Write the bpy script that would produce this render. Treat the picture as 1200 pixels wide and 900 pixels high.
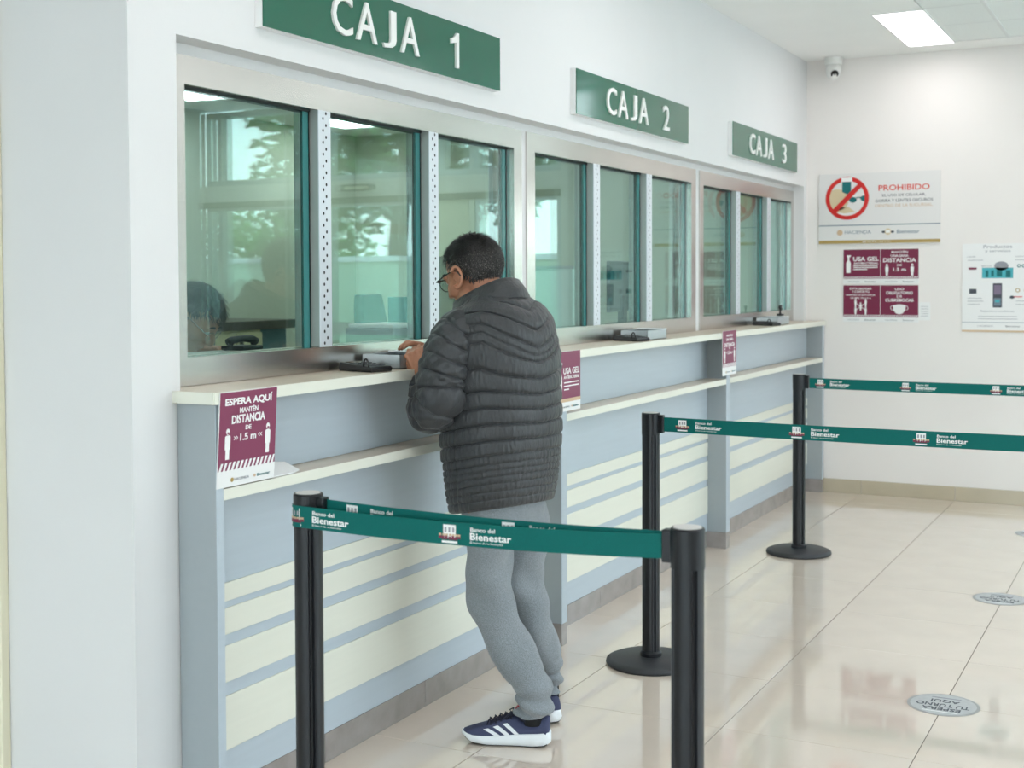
import bpy, bmesh, math, random
import numpy as np
from mathutils import Vector, Matrix, Quaternion

for o in list(bpy.data.objects):
    bpy.data.objects.remove(o)
S = bpy.context.scene
COL = S.collection
PI = math.pi

# ------------------------------------------------------------------ camera
def cam_basis():
    yaw, pit, rol = .4789, .0324, -.0039
    cy, sy, cp, sp, cr, sr = math.cos(yaw), math.sin(yaw), math.cos(pit), math.sin(pit), math.cos(rol), math.sin(rol)
    r0 = Vector((cy, sy, 0)); fh = Vector((-sy, cy, 0)); z = Vector((0, 0, 1))
    f = fh * cp - z * sp; u0 = fh * sp + z * cp
    return r0 * cr + u0 * sr, u0 * cr - r0 * sr, f
cr_, cu_, cf_ = cam_basis()
cd = bpy.data.cameras.new('camera'); cam = bpy.data.objects.new('camera', cd); COL.objects.link(cam)
M = Matrix((cr_, cu_, -cf_)).transposed().to_4x4(); M.translation = Vector((0, 0, 1.5))
cam.matrix_world = M
cd.sensor_width = 36; cd.sensor_fit = 'HORIZONTAL'; cd.lens = 1513.2 / 1200 * 36
cd.shift_y = (378.4 - 450) / 1200
cd.clip_start = .05; cd.clip_end = 300
cd.dof.use_dof = True; cd.dof.focus_distance = 4.3; cd.dof.aperture_fstop = 4.5
S.camera = cam

# ------------------------------------------------------------------ world, light, exposure
wd = bpy.data.worlds.new('sky'); S.world = wd; wd.use_nodes = True
nt = wd.node_tree; nt.nodes.clear()
tc = nt.nodes.new('ShaderNodeTexCoord'); sep = nt.nodes.new('ShaderNodeSeparateXYZ')
rmp = nt.nodes.new('ShaderNodeValToRGB'); bg = nt.nodes.new('ShaderNodeBackground'); wo = nt.nodes.new('ShaderNodeOutputWorld')
nt.links.new(tc.outputs['Generated'], sep.inputs[0]); nt.links.new(sep.outputs['Z'], rmp.inputs[0])
rmp.color_ramp.elements[0].position = 0.0; rmp.color_ramp.elements[0].color = (.95, .97, 1, 1)
rmp.color_ramp.elements[1].position = .6; rmp.color_ramp.elements[1].color = (.62, .78, 1, 1)
nt.links.new(rmp.outputs[0], bg.inputs[0]); nt.links.new(bg.outputs[0], wo.inputs[0])
bg.inputs[1].default_value = 4.9
PANEL_EMIT = 7.5       # ceiling panels of the public hall
OFFICE_EMIT = 8.2      # ceiling panels behind the teller glass
S.view_settings.view_transform = 'Standard'; S.view_settings.look = 'None'
S.view_settings.gamma = 1; S.view_settings.use_curve_mapping = False
S.view_settings.exposure = 0.16

# ------------------------------------------------------------------ materials
def lin(c):
    return tuple((x / 255 / 12.92 if x / 255 <= .04045 else ((x / 255 + .055) / 1.055) ** 2.4) for x in c)
MATS = {}
def mat(name, rgb, rough=.5, metal=0., noise=0., scale=30., bump=0., bscale=80., spec=.5, srgb=True, stretch=None, coat=0., sheen=0., emit=0., sss=0.):
    m = bpy.data.materials.new(name); m.use_nodes = True
    n = m.node_tree; b = n.nodes['Principled BSDF']
    c = lin(rgb) if srgb else rgb
    b.inputs['Base Color'].default_value = (*c, 1); b.inputs['Roughness'].default_value = rough
    b.inputs['Metallic'].default_value = metal; b.inputs['Specular IOR Level'].default_value = spec
    b.inputs['Coat Weight'].default_value = coat; b.inputs['Sheen Weight'].default_value = sheen
    if sss:
        b.inputs['Subsurface Weight'].default_value = sss; b.inputs['Subsurface Radius'].default_value = (.012, .005, .003)
    if emit:
        b.inputs['Emission Color'].default_value = (*c, 1); b.inputs['Emission Strength'].default_value = emit
    if noise or bump:
        t = n.nodes.new('ShaderNodeTexCoord'); mp = n.nodes.new('ShaderNodeMapping')
        n.links.new(t.outputs['Object'], mp.inputs[0])
        if stretch: mp.inputs['Scale'].default_value = stretch
    if noise:
        x = n.nodes.new('ShaderNodeTexNoise'); x.inputs['Scale'].default_value = scale; x.inputs['Detail'].default_value = 3
        n.links.new(mp.outputs[0], x.inputs['Vector'])
        r = n.nodes.new('ShaderNodeValToRGB')
        r.color_ramp.elements[0].position = .3; r.color_ramp.elements[1].position = .7
        r.color_ramp.elements[0].color = (*[v * (1 - noise) for v in c], 1)
        r.color_ramp.elements[1].color = (*[min(1, v * (1 + noise)) for v in c], 1)
        n.links.new(x.outputs['Fac'], r.inputs[0]); n.links.new(r.outputs[0], b.inputs['Base Color'])
    if bump:
        x = n.nodes.new('ShaderNodeTexNoise'); x.inputs['Scale'].default_value = bscale; x.inputs['Detail'].default_value = 4
        n.links.new(mp.outputs[0], x.inputs['Vector'])
        bp = n.nodes.new('ShaderNodeBump'); bp.inputs['Strength'].default_value = bump; bp.inputs['Distance'].default_value = .01
        n.links.new(x.outputs['Fac'], bp.inputs['Height']); n.links.new(bp.outputs[0], b.inputs['Normal'])
    MATS[name] = m
    return m

def glass_mat(name, tint, ior=1.52):
    m = bpy.data.materials.new(name); m.use_nodes = True; n = m.node_tree; n.nodes.clear()
    out = n.nodes.new('ShaderNodeOutputMaterial'); mix = n.nodes.new('ShaderNodeMixShader')
    tr = n.nodes.new('ShaderNodeBsdfTransparent'); gl = n.nodes.new('ShaderNodeBsdfGlossy'); fr = n.nodes.new('ShaderNodeFresnel')
    ge = n.nodes.new('ShaderNodeNewGeometry'); mx = n.nodes.new('ShaderNodeMix')
    tr.inputs[0].default_value = (*tint, 1); gl.inputs['Roughness'].default_value = 0.004
    gl.inputs['Color'].default_value = (.74, 1, .98, 1)
    # same outer-air reflectance on the entering and the leaving face
    mx.inputs[2].default_value = ior; mx.inputs[3].default_value = 1 / ior
    n.links.new(ge.outputs['Backfacing'], mx.inputs[0]); n.links.new(mx.outputs[0], fr.inputs['IOR'])
    n.links.new(fr.outputs[0], mix.inputs[0]); n.links.new(tr.outputs[0], mix.inputs[1]); n.links.new(gl.outputs[0], mix.inputs[2])
    n.links.new(mix.outputs[0], out.inputs[0]); MATS[name] = m
    return m

mat('wall_paint', (222, 222, 221), .62, noise=.012, scale=2.2, bump=.03, bscale=160)
mat('far_paint', (236, 231, 226), .62, noise=.012, scale=2.2, bump=.03, bscale=160)
mat('ceiling_paint', (246, 246, 243), .8, noise=.01, scale=3)
mat('ceiling_tile', (236, 239, 236), .9, noise=.05, scale=120, bump=.2, bscale=260)
mat('tbar_white', (226, 228, 226), .5)
mat('cream_trim', (232, 226, 200), .5)
mat('grout', (98, 88, 76), .9, noise=.15, scale=90)
mat('floor_tile', (224, 209, 193), .05, noise=.03, scale=5., spec=1.0, coat=.5)
MATS['floor_tile'].node_tree.nodes['Principled BSDF'].inputs['Coat Roughness'].default_value = .07
mat('base_tile', (190, 178, 155), .18, noise=.03, scale=6.)
mat('kick_tile', (150, 143, 139), .12, noise=.10, scale=14)
mat('grey_and_shaded_laminate', (158, 166, 169), .42, noise=.012, scale=40)
mat('blue_laminate', (183, 194, 202), .36, noise=.02, scale=9, stretch=(1, .3, 6))
mat('cream_laminate', (226, 226, 212), .36, noise=.012, scale=9, stretch=(1, .3, 6))
mat('worktop_top', (216, 202, 182), .3, noise=.05, scale=9, stretch=(8, .8, 8))
mat('steel', (208, 203, 198), .25, metal=1., noise=.03, scale=12, stretch=(1, .35, 4))
mat('post_grey', (176, 180, 176), .4, metal=.3)
mat('steel_dark', (120, 120, 116), .35, metal=.9)
mat('strip_white', (214, 219, 224), .4, metal=.25)
mat('hole_shade', (22, 24, 26), .8)
mat('gasket', (12, 26, 24), .6)
mat('glass_edge', (58, 128, 126), .2)
mat('sign_green', (30, 98, 76), .09, spec=.7)
mat('white_plastic', (238, 238, 236), .4)
mat('letter_white', (236, 236, 232), .42)
mat('maroon', (130, 50, 84), .4)
mat('maroon_far', (118, 26, 62), .45)
mat('print_white', (240, 240, 238), .5)
mat('paper_white', (236, 236, 234), .5)
mat('panel_white', (226, 224, 221), .5)
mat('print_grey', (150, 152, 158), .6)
mat('print_dark', (70, 74, 82), .6)
mat('print_red', (206, 34, 28), .5)
mat('print_orange', (212, 72, 56), .5)
mat('print_tan', (206, 178, 146), .6)
mat('print_gold', (176, 148, 84), .5)
mat('print_teal', (0, 106, 108), .5)
mat('print_slate', (112, 130, 142), .5)
mat('print_aqua', (72, 172, 182), .5)
mat('print_sand', (214, 196, 160), .6)
mat('print_purple', (126, 112, 134), .5)
mat('belt', (0, 99, 93), .6, spec=.2, noise=.06, scale=300, bump=.1, bscale=900)
mat('pole_black', (19, 21, 25), .33, spec=.4)
mat('pole_groove', (9, 9, 10), .6)
mat('base_rubber', (44, 46, 49), .5, bump=.1, bscale=200)
mat('cap_light', (208, 204, 200), .35)
mat('pad_black', (30, 31, 33), .42)
mat('pad_grey', (80, 84, 88), .5)
mat('box_metal', (188, 196, 200), .3, metal=.55)
mat('box_inside', (60, 60, 58), .5)
mat('box_white', (226, 229, 232), .35)
mat('cam_white', (232, 232, 228), .4)
mat('lens_black', (20, 20, 20), .1)
mat('panel_light', (251, 246, 249), .5, emit=PANEL_EMIT)
mat('office_light', (244, 250, 250), .5, emit=OFFICE_EMIT)
mat('sticker_grey', (180, 182, 182), .3, noise=.06, scale=60)
mat('sticker_rim', (150, 150, 148), .35)
mat('skin', (176, 122, 94), .5, noise=.06, scale=60, bump=.06, bscale=300, sss=.12)
mat('skin_pale', (186, 134, 108), .5, noise=.05, scale=60, sss=.1)
mat('lip', (150, 88, 76), .5)
mat('eye_white', (225, 220, 214), .2)
mat('eye_dark', (28, 18, 14), .15)
mat('jacket', (47, 49, 51), .46, noise=.06, scale=40, bump=.3, bscale=70, sheen=.12, stretch=(1.6, 1.6, .7))
mat('jacket_dark', (34, 36, 38), .6)
mat('trousers', (131, 137, 141), .92, noise=.24, scale=330, bump=.35, bscale=330, sheen=.2)
mat('shoe_navy', (62, 68, 98), .75, noise=.1, scale=500, bump=.25, bscale=700)
mat('shoe_dark', (36, 38, 54), .8)
mat('sole_white', (230, 234, 236), .5)
mat('sole_black', (34, 34, 36), .7)
mat('tab_red', (150, 24, 40), .6)
mat('sock_black', (20, 21, 24), .9)
mat('glasses_black', (18, 18, 20), .25)
mat('silver', (180, 180, 178), .2, metal=1)
mat('office_wall', (206, 210, 192), .7, noise=.01, scale=3)
mat('office_floor', (150, 148, 140), .5, noise=.04, scale=6)
mat('cabinet_cream', (222, 214, 172), .5)
mat('cabinet_top', (84, 78, 70), .35)
mat('blue_cloth', (104, 134, 142), .6)
mat('office_grey', (128, 128, 120), .55)
mat('office_white', (226, 226, 220), .45)
mat('office_dark', (30, 36, 38), .45)
mat('teal_box', (30, 110, 122), .5)
mat('blouse', (210, 205, 180), .8, bump=.1)
mat('bark', (86, 68, 52), .9, noise=.2, scale=12)
mat('leaf', (70, 118, 48), .6, noise=.35, scale=1.4)
mat('leaf_light', (120, 158, 76), .6, noise=.3, scale=1.4)
mat('bounce_paving', (206, 202, 194), .9, noise=.1, scale=3)  # outside ground paled on purpose to bounce daylight onto the ceiling
mat('render_green', (176, 196, 170), .8, noise=.05, scale=2)
mat('lawn', (96, 132, 66), .95, noise=.3, scale=5)
mat('alu', (196, 200, 202), .35, metal=.7)
mat('beam_white', (214, 214, 208), .6)
mat('beam_grey', (104, 104, 92), .5)
mat('amber_plastic', (86, 72, 48), .4)
mat('frosted', (214, 226, 222), .4)
mat('door_cream', (234, 226, 196), .5)
glass_mat('teller_glass', (.82, .915, .885), 1.78)
glass_mat('facade_glass', (.93, .97, .96))
m = glass_mat('lens_glass', (.97, .98, .98))
# hair: dark with grey strands scattered by position
def hair_mat(name, dark, grey, amount):
    m = mat(name, dark, .55); n = m.node_tree; b = n.nodes['Principled BSDF']
    t = n.nodes.new('ShaderNodeTexCoord'); x = n.nodes.new('ShaderNodeTexNoise'); x.inputs['Scale'].default_value = 260
    r = n.nodes.new('ShaderNodeValToRGB'); r.color_ramp.elements[0].position = amount; r.color_ramp.elements[1].position = min(1, amount + .12)
    r.color_ramp.elements[0].color = (*lin(dark), 1); r.color_ramp.elements[1].color = (*lin(grey), 1)
    n.links.new(t.outputs['Object'], x.inputs['Vector']); n.links.new(x.outputs['Fac'], r.inputs[0]); n.links.new(r.outputs[0], b.inputs['Base Color'])
hair_mat('hair', (24, 21, 20), (70, 64, 60), .62)
hair_mat('hair_side', (36, 33, 31), (118, 114, 110), .53)
hair_mat('hair_dark', (50, 42, 38), (84, 74, 68), .6)

# ------------------------------------------------------------------ helpers
class MB:
    def __init__(s): s.v = []; s.f = []
    def add(s, v, f):
        k = len(s.v); s.v += [tuple(p) for p in v]; s.f += [tuple(i + k for i in q) for q in f]; return s
    def box(s, x0, x1, y0, y1, z0, z1):
        if x0 > x1: x0, x1 = x1, x0
        if y0 > y1: y0, y1 = y1, y0
        if z0 > z1: z0, z1 = z1, z0
        v = [(x, y, z) for z in (z0, z1) for y in (y0, y1) for x in (x0, x1)]
        return s.add(v, [(0, 2, 3, 1), (4, 5, 7, 6), (0, 1, 5, 4), (2, 6, 7, 3), (0, 4, 6, 2), (1, 3, 7, 5)])
    def loft(s, rings, c0=True, c1=True, closed=True):
        n = len(rings[0]); v = [p for r in rings for p in r]; f = []
        for i in range(len(rings) - 1):
            for j in range(n if closed else n - 1):
                a = i * n + j; b = i * n + (j + 1) % n
                f.append((a, b, b + n, a + n))
        if c0: f.append(tuple(reversed(range(n))))
        if c1: f.append(tuple(range((len(rings) - 1) * n, len(rings) * n)))
        return s.add(v, f)
    def cyl(s, c, r, z0, z1, n=24, r1=None):
        r1 = r if r1 is None else r1
        R = lambda q, z: [(c[0] + q * math.cos(2 * PI * i / n), c[1] + q * math.sin(2 * PI * i / n), z) for i in range(n)]
        return s.loft([R(r, z0), R(r1, z1)])
    def lathe(s, c, prof, n=32):
        return s.loft([[(c[0] + r * math.cos(2 * PI * i / n), c[1] + r * math.sin(2 * PI * i / n), z) for i in range(n)] for r, z in prof])
    def tube(s, path, rad, n=12, caps=True, up=None):
        P = [Vector(p) for p in path]
        if not hasattr(rad, '__len__'): rad = [rad] * len(P)
        rings = []; N = None
        for i, p in enumerate(P):
            t = (P[min(i + 1, len(P) - 1)] - P[max(i - 1, 0)]).normalized()
            if N is None:
                a = Vector(up) if up else (Vector((0, 0, 1)) if abs(t.z) < .9 else Vector((1, 0, 0)))
                N = (a - t * a.dot(t)).normalized()
            else: N = (N - t * N.dot(t)).normalized()
            B = t.cross(N); r = rad[i]; r = r if hasattr(r, '__len__') else (r, r)
            rings.append([p + N * (r[0] * math.cos(2 * PI * j / n)) + B * (r[1] * math.sin(2 * PI * j / n)) for j in range(n)])
        return s.loft(rings, caps, caps)
    def ell(s, c, r, n=16, m=10, rot=None):
        rings = []; c = Vector(c)
        for i in range(m + 1):
            a = PI * (i + .0) / m; a = min(max(a, .02), PI - .02)
            ring = []
            for j in range(n):
                p = Vector((r[0] * math.sin(a) * math.cos(2 * PI * j / n), r[1] * math.sin(a) * math.sin(2 * PI * j / n), -r[2] * math.cos(a)))
                if rot is not None: p = rot @ p
                ring.append(c + p)
            rings.append(ring)
        return s.loft(rings)
    def prism(s, pts, z0, z1):
        return s.loft([[(x, y, z0) for x, y in pts], [(x, y, z1) for x, y in pts]])
    def mapv(s, fn):
        s.v = [tuple(fn(Vector(p))) for p in s.v]; return s
    def mesh(s, name):
        me = bpy.data.meshes.new(name); me.from_pydata(s.v, [], s.f); me.validate(); return me
    def build(s, name, material, parent=None, local=False, bev=0, smooth=False, kind=None):
        if parent is not None and not local:
            inv = parent.matrix_basis.inverted()
            pp = parent.parent
            while pp is not None:
                inv = inv @ pp.matrix_basis.inverted(); pp = pp.parent
            s.v = [tuple(inv @ Vector(p)) for p in s.v]
        return link(name, s.mesh(name), material, parent, bev, smooth, kind)

def link(name, me, material, parent=None, bev=0, smooth=False, kind=None):
    o = bpy.data.objects.new(name, me); COL.objects.link(o)
    if material and not me.materials: me.materials.append(MATS[material])
    if parent is not None: o.parent = parent
    if smooth:
        for p in me.polygons: p.use_smooth = True
    if bev:
        b = o.modifiers.new('bevel', 'BEVEL'); b.width = bev; b.segments = 2; b.limit_method = 'ANGLE'; b.angle_limit = .6
    if kind: o['kind'] = kind
    return o

def empty(name, loc=(0, 0, 0), rot=None, label=None, cat=None, group=None, kind=None):
    o = bpy.data.objects.new(name, None); COL.objects.link(o); o.empty_display_size = .1
    m = rot.to_4x4() if rot is not None else Matrix.Identity(4)
    m.translation = Vector(loc); o.matrix_basis = m
    return tag(o, label, cat, group, kind)
def tag(o, label=None, cat=None, group=None, kind=None):
    if label: o['label'] = label
    if cat: o['category'] = cat
    if group: o['group'] = group
    if kind: o['kind'] = kind
    return o
def copy_tree(o, parent=None):
    c = o.copy(); COL.objects.link(c)
    if parent is not None: c.parent = parent
    for ch in list(o.children): copy_tree(ch, c)
    return c

# frames whose local x reads to the right, y up, z out of the surface
ON_LEFT = Matrix(((0, 0, 1), (1, 0, 0), (0, 1, 0)))       # on the teller wall, facing +X
ON_FAR = Matrix(((1, 0, 0), (0, 0, -1), (0, 1, 0)))       # facing -Y
ON_FLOOR = Matrix(((-1, 0, 0), (0, -1, 0), (0, 0, 1)))    # read by someone who faces the camera

def text_geo(txt, x, y, w, h, z=0, depth=.0006, bold=0., res=3, spacing=1.):
    """lettering centred on (x, y), scaled to w by h, as verts and faces"""
    cu = bpy.data.curves.new('t', 'FONT'); cu.body = txt; cu.extrude = .01; cu.offset = bold; cu.resolution_u = res
    cu.align_x = 'CENTER'; cu.space_character = spacing
    ob = bpy.data.objects.new('t', cu); COL.objects.link(ob)
    me = bpy.data.meshes.new_from_object(ob)
    a = np.empty(len(me.vertices) * 3); me.vertices.foreach_get('co', a); a = a.reshape(-1, 3)
    f = [tuple(p.vertices) for p in me.polygons]
    bpy.data.objects.remove(ob); bpy.data.curves.remove(cu); bpy.data.meshes.remove(me)
    lo = a.min(0); hi = a.max(0); sz = hi - lo; sz[sz == 0] = 1
    a = (a - lo) / sz
    a[:, 0] = x + (a[:, 0] - .5) * w; a[:, 1] = y + (a[:, 1] - .5) * h; a[:, 2] = z + a[:, 2] * depth
    return [tuple(p) for p in a], f

class Print:
    """flat printing on a sheet, one part per printed item, in the sheet's own frame"""
    def __init__(s, z): s.z = z; s.items = []; s.cur = None
    def g(s, c, name, kind=None):
        if s.cur:
            for it in s.items[::-1]:
                if it[3] == s.cur and it[0] == c: return it[1]
            name = s.cur[0]
        mb = MB(); s.items.append((c, mb, name, s.cur, kind)); return mb
    def begin(s, name): s.cur = (name, len(s.items))
    def end(s): s.cur = None
    def rect(s, c, x0, x1, y0, y1, lv=0, name='printed_bar'): s.g(c, name).box(x0, x1, y0, y1, s.z + lv * .0006, s.z + lv * .0006 + .0006)
    def poly(s, c, pts, lv=0, name='pictogram'): s.g(c, name).prism(pts, s.z + lv * .0006, s.z + lv * .0006 + .0006)
    def disc(s, c, x, y, rx, ry=None, lv=0, n=24):
        ry = ry or rx
        s.poly(c, [(x + rx * math.cos(2 * PI * i / n), y + ry * math.sin(2 * PI * i / n)) for i in range(n)], lv)
    def ring(s, c, x, y, r0, r1, lv=0, n=40):
        z0 = s.z + lv * .0006; z1 = z0 + .0006
        R = lambda r, z: [(x + r * math.cos(2 * PI * i / n), y + r * math.sin(2 * PI * i / n), z) for i in range(n)]
        v = R(r0, z0) + R(r1, z0) + R(r1, z1) + R(r0, z1); f = []
        for k in range(4):
            for i in range(n):
                j = (i + 1) % n; a, b = k * n, ((k + 1) % 4) * n
                f.append((a + i, a + j, b + j, b + i))
        s.g(c, 'pictogram').add(v, f)
    def text(s, c, t, x, y, w, h, lv=0, bold=.0): s.g(c, 'lettering').add(*text_geo(t, x, y, w, h, s.z + lv * .0006, .0006, bold))
    def bars(s, c, x0, x1, y0, y1, n=14, lv=0):
        """the slanted hazard stripes along a poster's foot"""
        w = (x1 - x0) / n; k = (y1 - y0) * .45; mb = s.g(c, 'hazard_stripes', 'stuff')
        for i in range(n):
            a = x0 + i * w
            mb.prism([(a, y0), (a + w * .5, y0), (min(a + w * .5 + k, x1), y1), (min(a + k, x1 - w * .4), y1)], s.z + lv * .0006, s.z + lv * .0006 + .0006)
    def done(s, parent, names=None):
        for c, mb, name, cur, kind in s.items: mb.build(name, c, parent, local=True, kind=kind)

# ------------------------------------------------------------------ setting
W = -2.375; FR = -2.45; FY = 9.113; RX = 2.88; CZ = 3.04; BY = -3.0
# floor: grout bed with one object per tile
fl = MB().box(-4.0, RX + .2, BY - .2, FY + .2, -.12, -.0025).build('floor', 'grout'); fl['kind'] = 'structure'
xs = [-4.48 + .625 * i for i in range(13)]; xs = [x for x in xs]
ys = [4.12 + .575 * k for k in range(-13, 10)]
tile_cache = {}
for i in range(len(xs) - 1):
    for j in range(len(ys) - 1):
        x0, x1 = max(xs[i], -3.98), min(xs[i + 1], RX); y0, y1 = max(ys[j], BY), min(ys[j + 1], FY)
        if x1 - x0 < .02 or y1 - y0 < .02: continue
        if x1 < -2.4 and y1 > 2.9: continue
        key = (round(x1 - x0, 3), round(y1 - y0, 3))
        if key not in tile_cache:
            a, b = (x1 - x0) / 2 - .0016, (y1 - y0) / 2 - .0009; e = .0004
            R = lambda q, z: [(-a + q, -b + q, z), (a - q, -b + q, z), (a - q, b - q, z), (-a + q, b - q, z)]
            tile_cache[key] = MB().loft([R(0, -.004), R(0, -.0003), R(e, 0)], False, True).mesh('tile')
        t = link('tile', tile_cache[key], 'floor_tile', fl); t.location = ((x0 + x1) / 2, (y0 + y1) / 2, 0)

# teller wall with the long niche for the windows
MB().box(W - .28, W, 2.47, FY, 0, 1.175).box(-4.0, W - .28, 2.47, 2.62, 0, 1.175).build('wall_left', 'wall_paint', kind='structure')
MB().box(W - .28, W, 2.47, FY, 2.158, CZ).box(-4.0, W - .28, 2.47, 2.62, 2.158, CZ).build('wall_left_upper', 'wall_paint', kind='structure')
MB().box(W - .28, W, 2.47, 2.648, 1.175, 2.158).box(-4.0, W - .28, 2.47, 2.62, 1.175, 2.158).box(-2.62, FR - .006, 2.648, 2.74, 1.2125, 2.158).build('wall_left_near', 'wall_paint', kind='structure')
MB().box(W - .28, W, 9.05, FY, 1.175, 2.158).build('wall_left_end', 'wall_paint', kind='structure')
MB().box(FR - .16, FR - .004, 2.648, 9.05, 2.128, 2.158).build('trim_1', 'wall_paint', kind='structure')   # plaster bead above the frames
MB().box(-2.90, -2.832, 2.44, 2.47, 0, 2.3).build('trim_2', 'cream_trim', kind='structure', bev=.004)
MB().box(-3.78, -2.90, 2.455, 2.47, 0, 2.25).build('door_1', 'door_cream', kind='structure', bev=.003)
MB().box(-6.4, -.68, FY, FY + .2, 0, CZ).box(-.68, RX, FY, FY + .2, 2.19, 2.36).build('wall_far', 'far_paint', kind='structure')
MB().box(-4.2, -4.0, BY, 2.62, 0, CZ).build('wall_alcove', 'wall_paint', kind='structure')
MB().box(-4.2, RX + .2, BY - .2, BY, 2.6, CZ).box(-4.2, RX + .2, BY - .2, BY, 0, .1).box(-4.2, -3.9, BY - .2, BY, .1, 2.6).box(2.6, RX + .2, BY - .2, BY, .1, 2.6).build('wall_back', 'wall_paint', kind='structure')
wr = MB().box(RX, RX + .2, 6.8, FY + .012, 0, CZ).box(RX, RX + .2, BY, 6.8, 2.9, CZ).box(RX, RX + .2, BY, 6.8, 0, .12).box(RX, RX + .2, BY, 2.2, .12, 2.9)
wr.build('wall_right', 'wall_paint', kind='structure')
# baseboards
bf = empty('baseboard_far', (0, 0, 0), kind='structure')
for a, b in ((-2.357, -1.981), (-1.978, -1.353), (-1.35, -.728), (-.725, -.68)):
    MB().box(a, b, FY - .012, FY, 0, .096).build('tile', 'base_tile', bf, bev=.0015)
br = empty('baseboard_right', (0, 0, 0), kind='structure')
for k in range(4): MB().box(RX - .012, RX, 6.81 + .575 * k, 6.807 + .575 * (k + 1), 0, .096).build('tile', 'base_tile', br, bev=.0015)

# ceiling: plaster border, suspended tile field with T-bars
ce = MB().box(-4.2, RX + .2, BY - .2, FY + .2, CZ + .014, CZ + .15).box(-4.2, -1.336, BY, FY, CZ, CZ + .014).box(-1.336, RX, 8.82, FY, CZ, CZ + .014)
ce.build('ceiling', 'ceiling_paint', kind='structure')
cg = empty('trim_3', kind='structure')
cx = [-1.336, -1.0, -.375, .25, .875, 1.5, 2.125, 2.75]; cyy = [8.80 - .57 * k for k in range(21)]
tc_ = {}
for i in range(len(cx) - 1):
    for j in range(len(cyy) - 1):
        key = round(cx[i + 1] - cx[i], 3)
        if key not in tc_:
            a = key / 2 - .006; tc_[key] = MB().box(-a, a, -.279, .279, 0, .012).mesh('ceiling_tile')
        o = link('ceiling_tile', tc_[key], 'ceiling_tile', cg); o.location = ((cx[i] + cx[i + 1]) / 2, (cyy[j] + cyy[j + 1]) / 2, CZ + .002)
for x in cx[1:]: MB().box(x - .010, x + .010, cyy[-1], 8.80, CZ - .006, CZ + .013).build('ceiling_rail', 'tbar_white', cg)
for y in cyy: MB().box(-1.336, 2.75, y - .004, y + .004, CZ + .001, CZ + .013).build('ceiling_rail', 'tbar_white', cg)

# ceiling lights
def ceiling_light(x, y, label, z=CZ, m='panel_light', sx=.14, sy=.57, group=None):
    r = empty('ceiling_light', (x, y, z), None, label, 'light', group)
    f = MB()
    for a, b, c, d in ((-sx - .012, sx + .012, -sy - .012, -sy), (-sx - .012, sx + .012, sy, sy + .012), (-sx - .012, -sx, -sy, sy), (sx, sx + .012, -sy, sy)):
        f.box(a, b, c, d, -.006, .004)
    f.build('frame', 'white_plastic', r, local=True)
    MB().box(-sx, sx, -sy, sy, -.003, .004).build('diffuser', m, r, local=True)
    return r
ceiling_light(-1.476, 8.25, 'lit white rectangular ceiling panel at top right, in front of the far wall')
for x, y in ((-1.476, 5.3), (-1.476, 2.4), (.56, 8.0), (.56, 5.3), (.56, 2.4), (.56, -.5), (2.2, 8.0), (2.2, 5.3), (2.2, 2.4), (2.2, -.5)):
    ceiling_light(x, y, 'lit white ceiling panel out of frame, %s row from the teller wall, %s along it' % ({-1.476: 'first', .56: 'second', 2.2: 'third'}[x], {8.0: 'farthest', 5.3: 'third', 2.4: 'second', -.5: 'nearest'}[y]), group='hall ceiling panels out of frame')

# glazed front at the far side (seen mirrored in the teller windows)
def facade(name, axis, runs, zz, other, label=None):
    r = empty(name, kind='structure'); fr = MB()
    def bx(mb, a, b, z0, z1, d0, d1):
        if axis == 'x': mb.box(a, b, other + d0, other + d1, z0, z1)
        else: mb.box(other + d0, other + d1, a, b, z0, z1)
    for (a, b) in runs:
        for (z0, z1) in zz:
            for p, q in ((a, a + .05), (b - .05, b)): bx(fr, p, q, z0, z1, .03, .11)
            for p, q in ((z0, z0 + .05), (z1 - .05, z1)): bx(fr, a + .05, b - .05, p, q, .03, .11)
            g = MB(); bx(g, a + .05, b - .05, z0 + .05, z1 - .05, .066, .074); g.build('pane', 'facade_glass', r)
    fr.build('frame', 'alu', r)
    return r
facade('window_4', 'x', [(-.68, .1), (.1, .43), (.43, 1.55), (1.55, 2.7), (2.7, RX)], [(2.36, CZ - .02)], FY)
facade('window_5', 'x', [(-.68, .1), (.43, 1.55), (1.55, 2.7), (2.7, RX)], [(.02, 1.1), (1.1, 2.19)], FY)
MB().box(.1, .43, FY + .02, FY + .14, 0, 2.19).build('trim_4', 'cream_trim', kind='structure')
MB().box(-.68, RX, FY - .02, FY, 2.16, 2.215).build('trim_5', 'beam_grey', kind='structure')
facade('window_6', 'y', [(2.2, 4.5), (4.5, 6.8)], [(.12, 2.1), (2.1, 2.9)], RX)
facade('window_7', 'x', [(-3.9, -2.05), (-2.05, -.2), (-.2, 2.6)], [(.1, 2.6)], BY - .2)  # unseen window added behind the camera to brighten faces turned toward it
MB().box(-20, 20, -30, BY - .2, -.3, -.13).build('ground_back', 'bounce_paving', kind='structure')  # unseen pale ground laid as a reflector outside the added window
em = empty('emergency_light', (1.19, FY - .02, 2.29), ON_FAR, 'amber oblong emergency light on the beam over the glazed front', 'light')
MB().loft([[(.17 * math.copysign(abs(math.cos(t)) ** .5, math.cos(t)), .03 * math.copysign(abs(math.sin(t)) ** .5, math.sin(t)), z) for t in [2 * PI * (i + .5) / 20 for i in range(20)]] for z in (0, .04)]).build('housing', 'amber_plastic', em, local=True, bev=.004)
MB().box(-.12, .12, -.012, .012, .04, .044).build('diffuser', 'cream_trim', em, local=True)

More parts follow.
